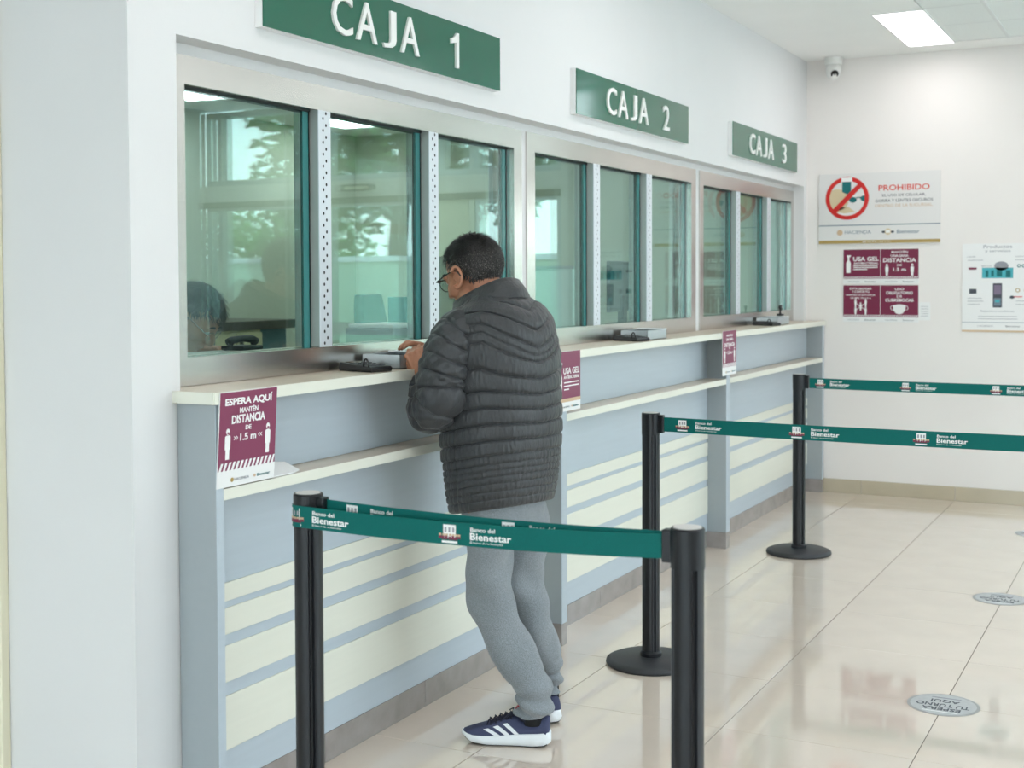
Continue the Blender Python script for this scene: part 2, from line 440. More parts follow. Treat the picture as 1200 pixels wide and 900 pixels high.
# ------------------------------------------------------------------ teller windows
def perforated_post(parent, y0, y1, mesh_strip, style):
    yc = (y0 + y1) / 2
    MB().box(FR - .10, FR - .004, y0 + .003, y1 - .003, 1.292, 2.05).build('post', 'post_grey', parent)
    s = MB().box(FR - .004, FR + .001, y0, y1, 1.290, 2.048).build('cover_strip', 'strip_white', parent, bev=.001)
    h = MB(); n = 20; dz = .758 / n
    for k in range(n):
        zc = 1.292 + dz * (k + .5)
        for a, b in ((-.009, -.0085), (.007, .0085)):
            pts = [(yc + a + .0042 * math.cos(t), zc + b + .0055 * math.sin(t)) for t in [2 * PI * i / 10 for i in range(10)]]
            h.loft([[(FR - .002, y, z) for y, z in pts], [(FR + .0014, y, z) for y, z in pts]])
    h.build('hole_disc', 'hole_shade' if style == 0 else 'print_grey', s, kind='stuff')  # solid discs whose dark or grey colour stands for shade inside holes

def teller_window(n, fy0, fy1, iy0, iy1, posts, fade):
    r = empty('window_%d' % n, (FR, (fy0 + fy1) / 2, 1.212), kind='structure')
    zb, zt, ib, it = 1.212, 2.127, 1.290, 2.048
    f = MB(); D = FR - .1
    for a, b, c, d in ((fy0, fy1, it, zt), (fy0, fy1, zb, ib), (fy0, iy0, ib, it), (iy1, fy1, ib, it)): f.box(D, FR, a, b, c, d)
    f.build('frame', 'steel', r)
    edges = [iy0] + [q for p in posts for q in p] + [iy1]
    for i in range(0, len(edges), 2):
        a, b = edges[i], edges[i + 1]
        g = MB().box(FR - .068, FR - .038, a + .004, b - .034, ib, it).build('pane', 'teller_glass', r)
        MB().box(FR - .046, FR - .0375, b - .034, b - .004, ib, it).build('pane_edge', 'glass_edge', r)
        MB().box(FR - .07, FR - .036, b - .004, b, ib, it).build('gasket', 'gasket', r)
        MB().box(FR - .07, FR - .03, a + .004, b - .004, it - .006, it).build('gasket', 'gasket', r)
    for a, b in posts: perforated_post(r, a, b, None, fade)
    return r
teller_window(1, 2.73, 4.814, 2.763, 4.742, ((3.385, 3.45), (4.066, 4.131)), 0)
teller_window(2, 4.861, 6.983, 4.937, 6.908, ((5.552, 5.626), (6.226, 6.299)), 1)
teller_window(3, 7.053, 9.05, 7.115, 8.985, ((7.731, 7.805), (8.401, 8.475)), 1)
MB().box(FR - .16, FR - .008, 4.814, 4.861, 1.212, 2.128).build('trim_6', 'wall_paint', kind='structure')
MB().box(FR - .16, FR - .008, 6.983, 7.053, 1.212, 2.128).build('trim_7', 'wall_paint', kind='structure')

# ------------------------------------------------------------------ counter
WF = -2.235; DF = -2.245; BP = -2.357
wt = empty('worktop', (W, 2.62, 1.18), None, 'long pale beige worktop running below all three teller windows', 'worktop')
MB().box(-2.56, W, 2.652, 9.046, 1.1805, 1.2105).box(W + .001, WF, 2.62, FY - .005, 1.1805, 1.2105).build('slab', 'worktop_top', wt)
MB().box(WF, WF + .003, 2.62, FY - .005, 1.180, 1.2115).box(W, WF, 2.617, 2.62, 1.180, 1.2115).build('edging', 'cream_laminate', wt)

def counter_module(y0, y1, left, right, label, last=False):
    """one bay: divider on its left, back panels, shelf, slats, plinth tiles"""
    r = empty('service_counter', (W, y0, 0), None, label, 'counter')
    def divider(a, b):
        MB().box(W + .002, DF, a, b, .092, 1.178).build('side_panel', 'grey_and_shaded_laminate', r, bev=.001)  # darker than the panel's front edge: side shade put into the colour
        MB().box(DF, DF + .002, a, b, .092, 1.178).build('panel_front', 'blue_laminate', r)
        MB().box(W + .002, DF + .001, a, b, 0, .091).build('kick_tile', 'kick_tile', r, bev=.001)
    divider(y0, left)
    if last: divider(right, y1)
    a, b = left, right
    MB().box(W + .002, BP, a, b, .953, 1.178).build('back_panel', 'blue_laminate', r)
    MB().box(W + .002, BP, a, b, .092, .923).build('back_panel', 'blue_laminate', r)
    sh = MB().box(W + .002, DF - .002, a, b, .923, .952).build('shelf', 'worktop_top', r)
    MB().box(DF - .002, DF + .001, a, b, .9225, .9525).build('shelf_edging', 'cream_laminate', r)
    for z0, z1 in ((.194, .346), (.385, .487), (.519, .593), (.612, .664)):
        MB().box(BP, BP + .006, a, b, z0, z1).build('slat', 'cream_laminate', r, bev=.001)
    y = a
    while y < b - .01:
        e = min(y + .6, b)
        MB().box(W + .002, BP + .002, y + .001, e - .001, 0, .091).build('kick_tile', 'kick_tile', r, bev=.001); y = e
    return r
counter_module(2.634, 4.755, 2.662, 4.755, 'grey-blue counter bay with cream slats behind the standing man, nearest to the camera')
counter_module(4.755, 6.905, 4.805, 6.905, 'grey-blue counter bay with cream slats in the middle, below the second sign')
counter_module(6.905, 9.105, 6.965, 9.06, 'grey-blue counter bay with cream slats at the far end against the far wall', True)

# card reader and deal tray on the worktop in front of each window
def pin_pad(x, y, rz, label):
    r = empty('card_reader', (x, y, 1.2115), Matrix.Rotation(rz, 3, 'Z'), label, 'card reader', 'card readers on the worktop')
    MB().loft([[(-.045, -.075, 0), (.045, -.075, 0), (.045, .075, 0), (-.045, .075, 0)],
               [(-.047, -.077, .008), (.047, -.077, .008), (.047, .077, .008), (-.047, .077, .008)],
               [(-.044, -.074, .017), (.044, -.074, .017), (.044, .074, .028), (-.044, .074, .028)]]).build('housing', 'pad_black', r, local=True, bev=.002)
    for i in range(3):
        for j in range(4):
            cx_, cy_ = -.024 + .024 * i, -.052 + .02 * j
            zz = .0205 + .011 * (cy_ + .074) / .148 - .003
            MB().box(cx_ - .008, cx_ + .008, cy_ - .006, cy_ + .006, zz - .004, zz + .003).build('key', 'pad_grey', r, local=True)
    MB().loft([[(-.03, .03, .02), (.03, .03, .02), (.03, .062, .022), (-.03, .062, .022)], [(-.03, .03, .0262), (.03, .03, .0262), (.03, .062, .0285), (-.03, .062, .0285)]]).build('screen', 'lens_black', r, local=True)
    MB().tube([(-.03 + .0 * i, -.04 + .0 * i, .02 + .0) if False else (-.045, -.05 + .012 * math.cos(PI * i / 8), .016 + .026 * math.sin(PI * i / 8)) for i in range(9)], .003, 8).build('cable', 'pad_black', r, local=True, smooth=True)
    return r
def deal_tray(x, y, label, sx=.075, sy=.11):
    r = empty('deal_tray', (x, y, 1.2115), None, label, 'tray', 'deal trays on the worktop')
    t = MB().box(-sx, sx, -sy, sy, 0, .004)
    for a, b, c, d in ((-sx, -sx + .004, -sy, sy), (sx - .004, sx, -sy, sy), (-sx, sx, -sy, -sy + .004), (-sx, sx, sy - .004, sy)): t.box(a, b, c, d, 0, .046)
    t.build('tray', 'box_metal', r, local=True, bev=.001)
    MB().box(-sx + .006, sx - .006, -sy + .006, sy - .006, .030, .034).build('tray_floor', 'box_inside', r, local=True)
    MB().box(-sx - .001, sx + .001, sy - .06, sy + .002, .044, .05).build('lid', 'box_white', r, local=True, bev=.001)
    return r
pin_pad(-2.345, 3.485, 1.35, 'black card reader with looped cable on worktop left of the man\'s hands')
deal_tray(-2.36, 3.71, 'open metal deal tray on worktop under the man\'s hands')
pin_pad(-2.345, 5.76, 1.25, 'black card reader on worktop below the middle sign')
deal_tray(-2.36, 5.96, 'open metal deal tray on worktop right of the middle card reader', .07, .13)
pin_pad(-2.345, 8.03, 1.25, 'black card reader on worktop below the third sign')
deal_tray(-2.37, 8.26, 'open metal deal tray on worktop at the third window', .07, .14)
st = empty('stamp', (-2.37, 8.43, 1.2625), None, 'small black hand stamp standing on the farthest deal tray', 'stamp')
MB().box(-.018, .018, -.025, .025, 0, .014).build('stamp_base', 'pad_black', st, local=True, bev=.002)
MB().lathe((0, 0), [(.007, .014), (.006, .04), (.012, .052), (.013, .062), (.006, .07)], 14).build('handle', 'pad_black', st, local=True, smooth=True)

# ------------------------------------------------------------------ CAJA signs
def caja(y0, y1, z0, z1, num, label):
    r = empty('sign', (W, (y0 + y1) / 2, (z0 + z1) / 2), ON_LEFT, label, 'sign', 'green numbered signs over the windows')
    a = (y1 - y0) / 2; b = (z1 - z0) / 2
    MB().box(-a, a, -b, b, 0, .026).build('casing', 'white_plastic', r, local=True)
    MB().box(-a + .0015, a - .0015, -b + .0015, b - .0015, .026, .030).build('face', 'sign_green', r, local=True)
    for ch, x, wd_ in (('C', -.338, .11), ('A', -.202, .118), ('J', -.068, .078), ('A', .060, .118), (num, .37 if num != '1' else .364, .085 if num != '1' else .06)):
        if ch == '1': MB().prism([(x + a_, b_) for a_, b_ in ((.008, -.0625), (.028, -.0625), (.028, .0625), (.012, .0625), (-.004, .046), (-.026, .038), (-.026, .020), (.008, .028))], .030, .038).build('letter', 'letter_white', r, local=True); continue
        v, f = text_geo(ch, x, 0, wd_, .125, .030, .008, .004)
        MB().add(v, f).build('letter', 'letter_white', r, local=True)
    return r
caja(2.978, 4.427, 2.232, 2.436, '1', 'large green sign reading CAJA 1 above the nearest window')
caja(5.133, 6.567, 2.225, 2.425, '2', 'green sign reading CAJA 2 above the middle window')
caja(7.332, 8.754, 2.232, 2.432, '3', 'green sign reading CAJA 3 above the farthest window')

# ------------------------------------------------------------------ counter posters
def little_person(P, c, x, y, h, mask='maroon', lv=1):
    P.begin('figure_icon')
    P.disc(c, x, y + h * .40, h * .085, h * .10, lv)
    P.poly(c, [(x - h * .125, y + h * .24), (x - h * .08, y + h * .285), (x + h * .08, y + h * .285), (x + h * .125, y + h * .24), (x + h * .125, y - h * .16), (x + h * .085, y - h * .18),
               (x + h * .085, y - h * .48), (x - h * .085, y - h * .48), (x - h * .085, y - h * .18), (x - h * .125, y - h * .16)], lv)
    if mask: P.poly(mask, [(x - h * .05, y + h * .385), (x + h * .05, y + h * .385), (x + h * .03, y + h * .32), (x - h * .03, y + h * .32)], lv + 1)
    P.end()
def bottle(P, c, x, y, h, lv=1):
    P.poly(c, [(x - h * .12, y - h * .5), (x + h * .12, y - h * .5), (x + h * .13, y + h * .05), (x + h * .05, y + h * .2), (x + h * .05, y + h * .36), (x + h * .14, y + h * .42), (x + h * .14, y + h * .48),
               (x - h * .1, y + h * .48), (x - h * .1, y + h * .42), (x - h * .05, y + h * .36), (x - h * .05, y + h * .2), (x - h * .13, y + h * .05)], lv)
def counter_poster(kind, y0, y1, z0, z1, label, foot):
    a = (y1 - y0) / 2; b = (z1 - z0) / 2
    rot = ON_LEFT @ Matrix.Rotation(.06 if foot else 0, 3, 'X')
    r = empty('poster', (-2.236 if foot else -2.2275, (y0 + y1) / 2, (z0 + z1) / 2), rot, label, 'poster', 'posters standing at the counter')
    MB().box(-a, a, -b, b, -.0015, .0015).build('sheet', 'paper_white', r, local=True)
    P = Print(.0015)
    P.rect('maroon', -a + .001, a - .001, -b + .045, b - .001, name='print_field')
    if kind == 'bottle':
        bottle(P, 'print_white', -a * .66, .01, .14)
        P.text('print_white', 'USA GEL', a * .25, .042, a * 1.3, .026, 1, .014)
        P.text('print_white', 'ANTIBACTERIAL', a * .25, .016, a * 1.25, .013, 1, .014)
        for k, w_ in enumerate((1.2, 1.2, .4)): P.rect('print_white', -a * .35, -a * .35 + a * w_, -.008 - .014 * k, -.003 - .014 * k, 1)
        P.rect('print_tan', -a + .001, a - .001, -b + .038, -b + .052, 1)
    else:
        if kind == 'espera':
            P.text('print_white', 'ESPERA AQUÍ', 0, .101, a * 1.64, .027, 1, .03)
            P.text('print_white', 'MANTÉN', 0, .077, a * .64, .018, 1, .02)
            P.text('print_white', 'DISTANCIA', 0, .052, a * 1.16, .023, 1, .03)
        else:
            P.text('print_white', 'MANTÉN', 0, .098, a * .9, .015, 1, .012)
            P.text('print_white', 'UNA SANA', 0, .075, a * 1.0, .015, 1, .012)
            P.text('print_white', 'DISTANCIA', 0, .045, a * 1.5, .022, 1, .02)
        P.text('print_white', 'DE', 0, .027, a * .2, .012, 1, .02)
        P.text('print_white', '1.5 m', 0, .002, a * .56, .019, 1, .025)
        for s in (-1, 1):
            for k in (0, 1): P.poly('print_white', [(s * (a * .40 + .009 * k), -.003), (s * (a * .40 + .009 * k) - s * .006, +.002), (s * (a * .40 + .009 * k), +.007), (s * (a * .40 + .009 * k) + s * .003, +.007), (s * (a * .40 + .009 * k) - s * .003, +.002), (s * (a * .40 + .009 * k) + s * .003, -.003)], 1)
            little_person(P, 'print_white', s * a * .70, -.012, .084)
        P.bars('print_white', -a + .002, a - .002, -b + .042, -b + .066, 14, 1)
    P.disc('print_gold', -a * .5, -b + .018, .006, lv=1); P.text('print_grey', 'HACIENDA', -a * .17, -b + .018, a * .5, .007, 1)
    P.disc('print_tan', a * .28, -b + .018, .005, .004, lv=1); P.text('print_teal', 'Bienestar', a * .6, -b + .018, a * .46, .008, 1)
    P.done(r, {'maroon': 'print_field', 'print_white': 'lettering'})
    if foot:
        pts = [(-.055, -a + .04), (.012, -a + .04), (.014, a + .10), (.006, a + .135), (-.045, a + .135), (-.055, a + .10)]
        m_ = MB().prism([(x, y) for x, y in pts], 0, .003)
        m_.mapv(lambda p: Vector((p.x - 2.262, p.y + (y0 + y1) / 2, .9545 + (.012 - p.x) * .38 + p.z)))
        m_.build('stand_foot', 'paper_white', r)
    return r
counter_poster('espera', 2.634, 2.874, .956, 1.2105, 'purple poster reading ESPERA AQUÍ at the near end of the counter', True)
counter_poster('bottle', 4.666, 4.904, .968, 1.213, 'purple USA GEL poster with bottle on the counter divider behind the man', False)
counter_poster('distancia', 6.784, 7.025, .975, 1.221, 'purple DISTANCIA poster with two figures on the farther counter divider', False)

# ------------------------------------------------------------------ notices on the far wall
def notice(x0, x1, z0, z1, label, m='panel_white', th=.006):
    r = empty('notice', ((x0 + x1) / 2, FY, (z0 + z1) / 2), ON_FAR, label, 'notice')
    a, b = (x1 - x0) / 2, (z1 - z0) / 2
    MB().box(-a, a, -b, b, 0, th).build('panel', m, r, local=True, bev=.001)
    return r, a, b, Print(th)
r, a, b, P = notice(-2.282, -1.458, 1.748, 2.24, 'wide white PROHIBIDO notice with red no-phone circle on far wall', th=.012)
cx_, cy_ = -.215, .074
P.disc('print_sand', cx_ - .07, cy_ - .01, .082, .075); P.poly('print_sand', [(cx_ - .09, cy_ - .06), (cx_ + .01, cy_ - .06), (cx_ + .055, cy_ - .095), (cx_ - .02, cy_ - .105), (cx_ - .1, cy_ - .09)])
P.poly('print_teal', [(cx_ - .035, cy_ + .115), (cx_ + .027, cy_ + .115), (cx_ + .027, cy_ + .045), (cx_ + .005, cy_ + .025), (cx_ - .035, cy_ + .045)], 1)
P.rect('print_white', cx_ - .04, cx_ + .035, cy_ + .115, cy_ + .145, 4)
P.disc('print_teal', cx_ + .04, cy_ - .012, .026, .02, 1); P.disc('print_teal', cx_ + .118, cy_ - .004, .026, .02, 1); P.rect('print_teal', cx_ + .06, cx_ + .1, cy_ + .001, cy_ + .007, 1)
P.ring('print_red', cx_, cy_, .122, .150, 2)
q = .7071
P.poly('print_red', [(cx_ - .095 - .012, cy_ - .095 + .012), (cx_ - .095 + .012, cy_ - .095 - .012), (cx_ + .095 + .012, cy_ + .095 - .012), (cx_ + .095 - .012, cy_ + .095 + .012)], 3)
P.text('print_orange', 'PROHIBIDO', .17, .138, .342, .04, 0, .016)
P.text('print_dark', 'EL USO DE CELULAR,', .17, .085, .29, .020, 0, .004)
P.text('print_dark', 'GORRA Y LENTES OSCUROS', .17, .050, .385, .020, 0, .004)
P.text('print_tan', 'DENTRO DE LA SUCURSAL.', .17, .016, .385, .020, 0, .006)
P.rect('print_slate', -a, a, -.118, -.111); P.rect('print_gold', -a, a, -b + .004, -b + .027)
P.text('print_white', 'gob.mx', -.01, -b + .0155, .2, .010, 1)
P.disc('print_tan', -.265, -.165, .02); P.text('print_slate', 'HACIENDA', -.14, -.163, .18, .024)
P.disc('print_sand', .065, -.163, .022); P.disc('print_dark', .035, -.165, .012, .008); P.disc('print_dark', .095, -.165, .012, .008); P.rect('print_white', .05, .08, -.172, -.152, 1)
P.text('print_slate', 'Bienestar', .2, -.164, .15, .026, 0, .01)
P.done(r, {'print_red': 'prohibition_mark', 'print_orange': 'lettering', 'print_dark': 'lettering', 'print_tan': 'lettering', 'print_slate': 'lettering', 'print_teal': 'pictogram', 'print_sand': 'pictogram', 'print_gold': 'band', 'print_white': 'lettering'})

def maroon_notice(z0, z1, label, top):
    r, a, b, P = notice(-2.112, -1.598, z0, z1, label, 'paper_white')
    P.rect('maroon_far', -a + .002, a - .002, -b + .034, b - .002)
    P.rect('print_white', -.0015, .0015, -b + .05, b - .002, 1)
    P.bars('print_white', -a + .004, a - .004, -b + .036, -b + .050, 34, 1)
    for s in (-1, 1):
        P.text('print_grey', 'HACIENDA', s * a / 2 - .055, -b + .015, .08, .009, 0); P.text('print_dark', 'Bienestar', s * a / 2 + .06, -b + .015, .075, .010, 0)
    if top:
        bottle(P, 'print_white', -.22, .018, .125); T = lambda t, x, y, w, h, bo=.016: P.text('print_white', t, x, y, w, h, 1, bo)
        T('USA GEL', -.1, .052, .175, .03, .022); T('ANTIBACTERIAL', -.1, .022, .17, .014)
        for k in range(3): P.rect('print_white', -.187, -.02 - .07 * (k == 2), .003 - .013 * k, .009 - .013 * k, 1)
        T('MANTÉN', .128, .100, .11, .017); T('UNA SANA', .128, .072, .12, .018); T('DISTANCIA', .128, .042, .22, .028, .022); T('DE', .128, .008, .032, .014); T('1.5 m', .128, -.022, .085, .022)
        for s in (-1, 1): little_person(P, 'print_white', .128 + s * .085, -.025, .085, None)
    else:
        T = lambda t, x, y, w, h, bo=.016: P.text('print_white', t, x, y, w, h, 1, bo)
        T('EVITA SALUDAR', -.135, .103, .15, .015); T('Y CONTACTO', -.135, .082, .12, .015); T('MANTÉN LA DISTANCIA', -.135, .060, .2, .013); T('DE MÁS DE 1.5 m', -.135, .040, .14, .012)
        for x, y in ((-.17, .005), (-.1, .005), (-.17, -.05), (-.1, -.05), (-.135, -.022)): little_person(P, 'print_white', x, y, .058, None)
        for s in (-1, 1): P.poly('print_white', [(-.165, -.022 + s * .022 - .002), (-.105, -.022 - s * .022 - .002), (-.105, -.022 - s * .022 + .002), (-.165, -.022 + s * .022 + .002)], 1)
        T('USO', .128, .100, .06, .017); T('OBLIGATORIO', .128, .074, .18, .02, .018); T('DE', .128, .050, .035, .014); T('CUBREBOCAS', .128, .024, .19, .022, .022)
        P.poly('print_white', [(.085, -.012), (.128, -.004), (.171, -.012), (.168, -.045), (.150, -.068), (.128, -.074), (.106, -.068), (.088, -.045)], 1)
        for s in (-1, 1): P.ring('print_white', .128 + s * .044, -.03, .013, .016, 1, 16)
    P.done(r, {'maroon_far': 'print_field', 'print_white': 'lettering', 'print_grey': 'lettering', 'print_dark': 'lettering'})
maroon_notice(1.472, 1.712, 'maroon two-part notice reading USA GEL and DISTANCIA, upper of the pair', True)
maroon_notice(1.206, 1.463, 'maroon two-part notice with face mask reading CUBREBOCAS, lower of the pair', False)
r, a, b, P = notice(-1.597, -1.522, 1.222, 1.345, 'small plain white paper on far wall beside the lower maroon notice', 'paper_white', .002)
for k in range(5): P.rect('print_grey', -a + .012, a - .012, .03 - .016 * k, .0325 - .016 * k)
P.done(r, {'print_grey': 'lettering'})

r, a, b, P = notice(-1.316, -.862, 1.143, 1.737, 'white Productos y servicios poster at right edge on far wall', 'paper_white')
X = lambda px: (px - 1128) * .00575 - a
Z = lambda py: b - (py - 287) * .00575
P.text('print_grey', 'Productos', X(1167), Z(290.5), .18, .022, 0, .004); P.text('print_grey', 'y servicios', X(1167), Z(296), .16, .02, 0, .002)
P.rect('print_aqua', X(1150), X(1184), Z(327), Z(315)); P.disc('print_grey', X(1171), Z(313), .045, .03)
for px, wd_, py in ((1154, 3, 326), (1160, 3, 325), (1166, 6, 325), (1176, 5, 326)): P.rect('print_teal', X(px), X(px + wd_), Z(py), Z(318), 1)
P.text('print_grey', 'BANCO', X(1155), Z(313), .06, .011, 1)
P.rect('print_dark', X(1162), X(1172), Z(361), Z(333)); P.rect('print_purple', X(1163.2), X(1170.8), Z(346), Z(335), 1); P.rect('print_slate', X(1163.2), X(1170.8), Z(359), Z(350), 1); P.rect('print_aqua', X(1164.5), X(1169.5), Z(355), Z(352), 2)
P.rect('maroon_far', X(1135), X(1144), Z(317), Z(314.5)); P.rect('print_dark', X(1136), X(1144), Z(345), Z(339.5))
P.ring('print_teal', X(1190), Z(313), .006, .011); P.ring('print_teal', X(1195), Z(313), .006, .011)
P.ring('print_gold', X(1189), Z(341), .009, .014); P.ring('print_gold', X(1198), Z(341), .009, .014)
P.disc('print_dark', X(1183), Z(349), .016, .01); P.rect('print_red', X(1184), X(1194), Z(349), Z(348))
P.text('print_grey', 'cuenta', X(1138), Z(302), .055, .008); P.text('print_grey', 'créditos', X(1191), Z(302), .06, .008)
for px, py, wd_ in ((1134, 350, 16), (1134, 353.5, 18), (1134, 357, 14), (1187, 353, 12), (1187, 357, 13), (1134, 306, 17), (1186, 306, 14)): P.rect('print_grey', X(px), X(px + wd_), Z(py + .5), Z(py))
P.text('print_grey', 'Requisitos y condiciones', X(1167), Z(365.5), .21, .016, 0, .004)
for py in (371, 374): P.rect('print_grey', X(1146), X(1189), Z(py + .5), Z(py))
P.rect('print_slate', -a, a, Z(378.5), Z(378)); P.text('print_grey', 'HACIENDA', X(1154), Z(382.5), .1, .011); P.text('print_dark', 'Bienestar', X(1184), Z(382.5), .09, .012)
P.rect('print_tan', -a, a, -b + .004, -b + .017)
P.done(r, {'print_aqua': 'picture', 'print_dark': 'picture', 'print_grey': 'lettering', 'print_tan': 'band', 'print_gold': 'pictogram'})

# dome camera in the corner
dc = empty('security_camera', (-2.165, 9.02, CZ), None, 'small white dome security camera under the ceiling in the far corner', 'camera')
MB().lathe((0, 0), [(.058, 0), (.06, -.006), (.06, -.045), (.054, -.052)][::-1], 28).build('mount', 'cam_white', dc, local=True, smooth=False)
MB().lathe((0, 0), [(.052, -.052), (.052, -.09), (.047, -.12), (.035, -.143), (.015, -.155), (.002, -.157)][::-1], 28).build('dome', 'cam_white', dc, local=True, smooth=True)
q = Vector((.35, -.75, -.55)).normalized().to_track_quat('Z', 'Y').to_matrix()
e = MB().cyl((0, 0), .026, -.01, .006, 20); e.mapv(lambda p: q @ p + Vector((.017, -.036, -.118))); le = e.build('lens', 'lens_black', dc, local=True)
e = MB().cyl((0, 0), .009, .006, .008, 14); e.mapv(lambda p: q @ p + Vector((.017, -.036, -.118))); e.build('lens_core', 'pad_grey', le, local=True)

# ------------------------------------------------------------------ queue barrier
def pole_profile(r, n=64):
    pts = []
    for i in range(n):
        t = 2 * PI * i / n
        d = min(abs((t - PI / 4 - k * PI / 2 + PI) % (2 * PI) - PI) for k in range(4))
        q = r - (.0065 if d < .10 else 0)
        pts.append((q * math.cos(t), q * math.sin(t)))
    return pts
def make_stanchion():
    r = empty('barrier_post')
    p = pole_profile(.0345)
    MB().loft([[(x, y, z) for x, y in p] for z in (.045, .972)]).build('pole', 'pole_black', r, local=True)
    MB().lathe((0, 0), [(.172, 0), (.176, .006), (.174, .016), (.155, .024), (.06, .030), (.05, .032)], 56).build('base', 'base_rubber', r, local=True, smooth=True)
    MB().lathe((0, 0), [(.042, .030), (.042, .046), (.036, .052)], 32).build('collar', 'pole_black', r, local=True)
    c = MB().lathe((0, 0), [(.036, .90), (.0365, .972), (.0365, .981), (.034, .985)], 36).build('head', 'pole_black', r, local=True)
    MB().cyl((0, 0), .030, .984, .9862, 32).build('cap', 'cap_light', c, local=True)
    return r
proto = make_stanchion()
def stanchion(x, y, label, clips=(), first=False, rz=0):
    r = proto if first else copy_tree(proto)
    r.location = (x, y, 0); r.rotation_euler = (0, 0, rz)
    tag(r, label, 'barrier post', 'black belt posts of the queue line')
    CLIPS.append((r, clips))
    return r
CLIPS = []
stanchion(-1.891, 2.557, 'black belt post at front left, nearest to the counter end', (1,), True)
stanchion(-.911, 2.547, 'thick-looking black belt post nearest to the camera at bottom centre', (-1,))
stanchion(-1.834, 4.704, 'black belt post on round base right of the man, middle row', (1,))
stanchion(-1.856, 6.984, 'black belt post on round base farthest away by the far wall', (1,))
for x, y, q in ((.35, 4.704, 'middle'), (.35, 6.984, 'farthest')):
    stanchion(x, y, 'black belt post past the right edge, holding the end of the %s belt' % q, (-1,))

for r_, cl_ in CLIPS:
    for dx in cl_: MB().box(min(.028 * dx, .054 * dx), max(.028 * dx, .054 * dx), -.013, .013, .908, .978).build('belt_clip', 'pole_black', r_, local=True, bev=.003)

def belt(name_label, path, h, emblems, flip=0, arc=None):
    """a belt along a polyline of (x, y, ztop); emblem positions are arc lengths"""
    P = [Vector(p) for p in path]
    r = empty('barrier_belt', P[0], None, name_label, 'belt')
    th = .0008; m_ = MB(); rings = []
    acc = [0]
    for i in range(1, len(P)): acc.append(acc[-1] + (P[i] - P[i - 1]).length)
    nrm = []
    for i in range(len(P)):
        t = P[min(i + 1, len(P) - 1)] - P[max(i - 1, 0)]; n = Vector((t.y, -t.x, 0)).normalized(); nrm.append(n)
    for p, n in zip(P, nrm):
        rings.append([p + n * th, p + n * th + Vector((0, 0, -h)), p - n * th + Vector((0, 0, -h)), p - n * th])
    m_.loft(rings); m_.build('webbing', 'belt', r)
    def at(s):
        for i in range(1, len(P)):
            if s <= acc[i] or i == len(P) - 1:
                k = (s - acc[i - 1]) / (acc[i] - acc[i - 1]); return P[i - 1].lerp(P[i], k), nrm[i - 1].lerp(nrm[i], k).normalized()
    def place(mb):
        def fn(p):
            c, n = at(p.x); return c + n * (th + .0004 + p.z) + Vector((0, 0, p.y - h / 2))
        return mb.mapv(fn)
    for s in emblems:
        lt = MB()
        lt.add(*text_geo('Banco del', s + .085, .0125, .062, .0095, 0, .0004, .012, 2)).add(*text_geo('Bienestar', s + .105, -.003, .104, .0165, 0, .0004, .02, 2)).add(*text_geo('El banco de tu bienestar', s + .095, -.0165, .084, .0045, 0, .0004, .0, 1))
        place(lt).build('lettering', 'print_white', r)
        em_ = MB().box(s - .016, s + .016, -.010, .020, 0, .0004).box(s - .02, s + .02, -.022, -.017, 0, .0004)
        eo = place(em_).build('emblem', 'print_white', r)
        d1 = MB()
        for k, (dx, dy, hh) in enumerate(((-.024, -.012, .012), (-.016, -.014, .014), (-.008, -.014, .016), (.001, -.014, .013), (.009, -.014, .016), (.017, -.014, .013), (.025, -.011, .010))):
            d1.box(s + dx - .0035, s + dx + .0035, dy, dy + hh * .55, .0005, .0009)
        place(d1).build('emblem_figures', 'maroon_far', eo)
        d2 = MB()
        for dx in (-.024, -.015, -.007, .002, .010, .018, .025): d2.box(s + dx - .003, s + dx + .003, -.006, -.001, .0005, .0009)
        place(d2).build('emblem_heads', 'print_tan', eo)
        d3 = MB()
        for dx in (-.010, 0, .010): d3.box(s + dx - .0025, s + dx + .0025, .003, .014, .0005, .0008)
        place(d3).build('emblem_columns', 'print_grey', eo)
    return r
def span(a, b, n=12, sag=.012):
    a, b = Vector(a), Vector(b)
    return [a.lerp(b, i / n) - Vector((0, 0, sag * 4 * (i / n) * (1 - i / n))) for i in range(n + 1)]
# front belt starts wrapped round the left post and runs to the near post's clip
wrap = [Vector((-1.891 + .0382 * math.cos(t), 2.557 + .0382 * math.sin(t), .9585)) for t in np.linspace(PI * 1.02, PI * 1.5, 7)]
front = wrap + span((-1.87, 2.5187, .9585), (-.9655, 2.537, .968), 14, .010)
belt('green belt across the foreground printed Banco del Bienestar, front strand of the doubled pair', front, .052, [.045, .475])
belt('green belt hanging just behind the foreground belt between the same two posts', span((-1.838, 2.561, .972), (-.9655, 2.553, .972), 12, .008), .052, [.075, .50])
belt('green printed belt of the middle row right of the man', span((-1.779, 4.704, .970), (.295, 4.704, .972), 16, .006), .056, [.075, .52, .965, 1.41, 1.85])
belt('green printed belt of the farthest row in front of the far wall', span((-1.80, 6.984, .966), (.295, 6.984, .970), 16, .006), .056, [.06, .51, .96, 1.41, 1.85])

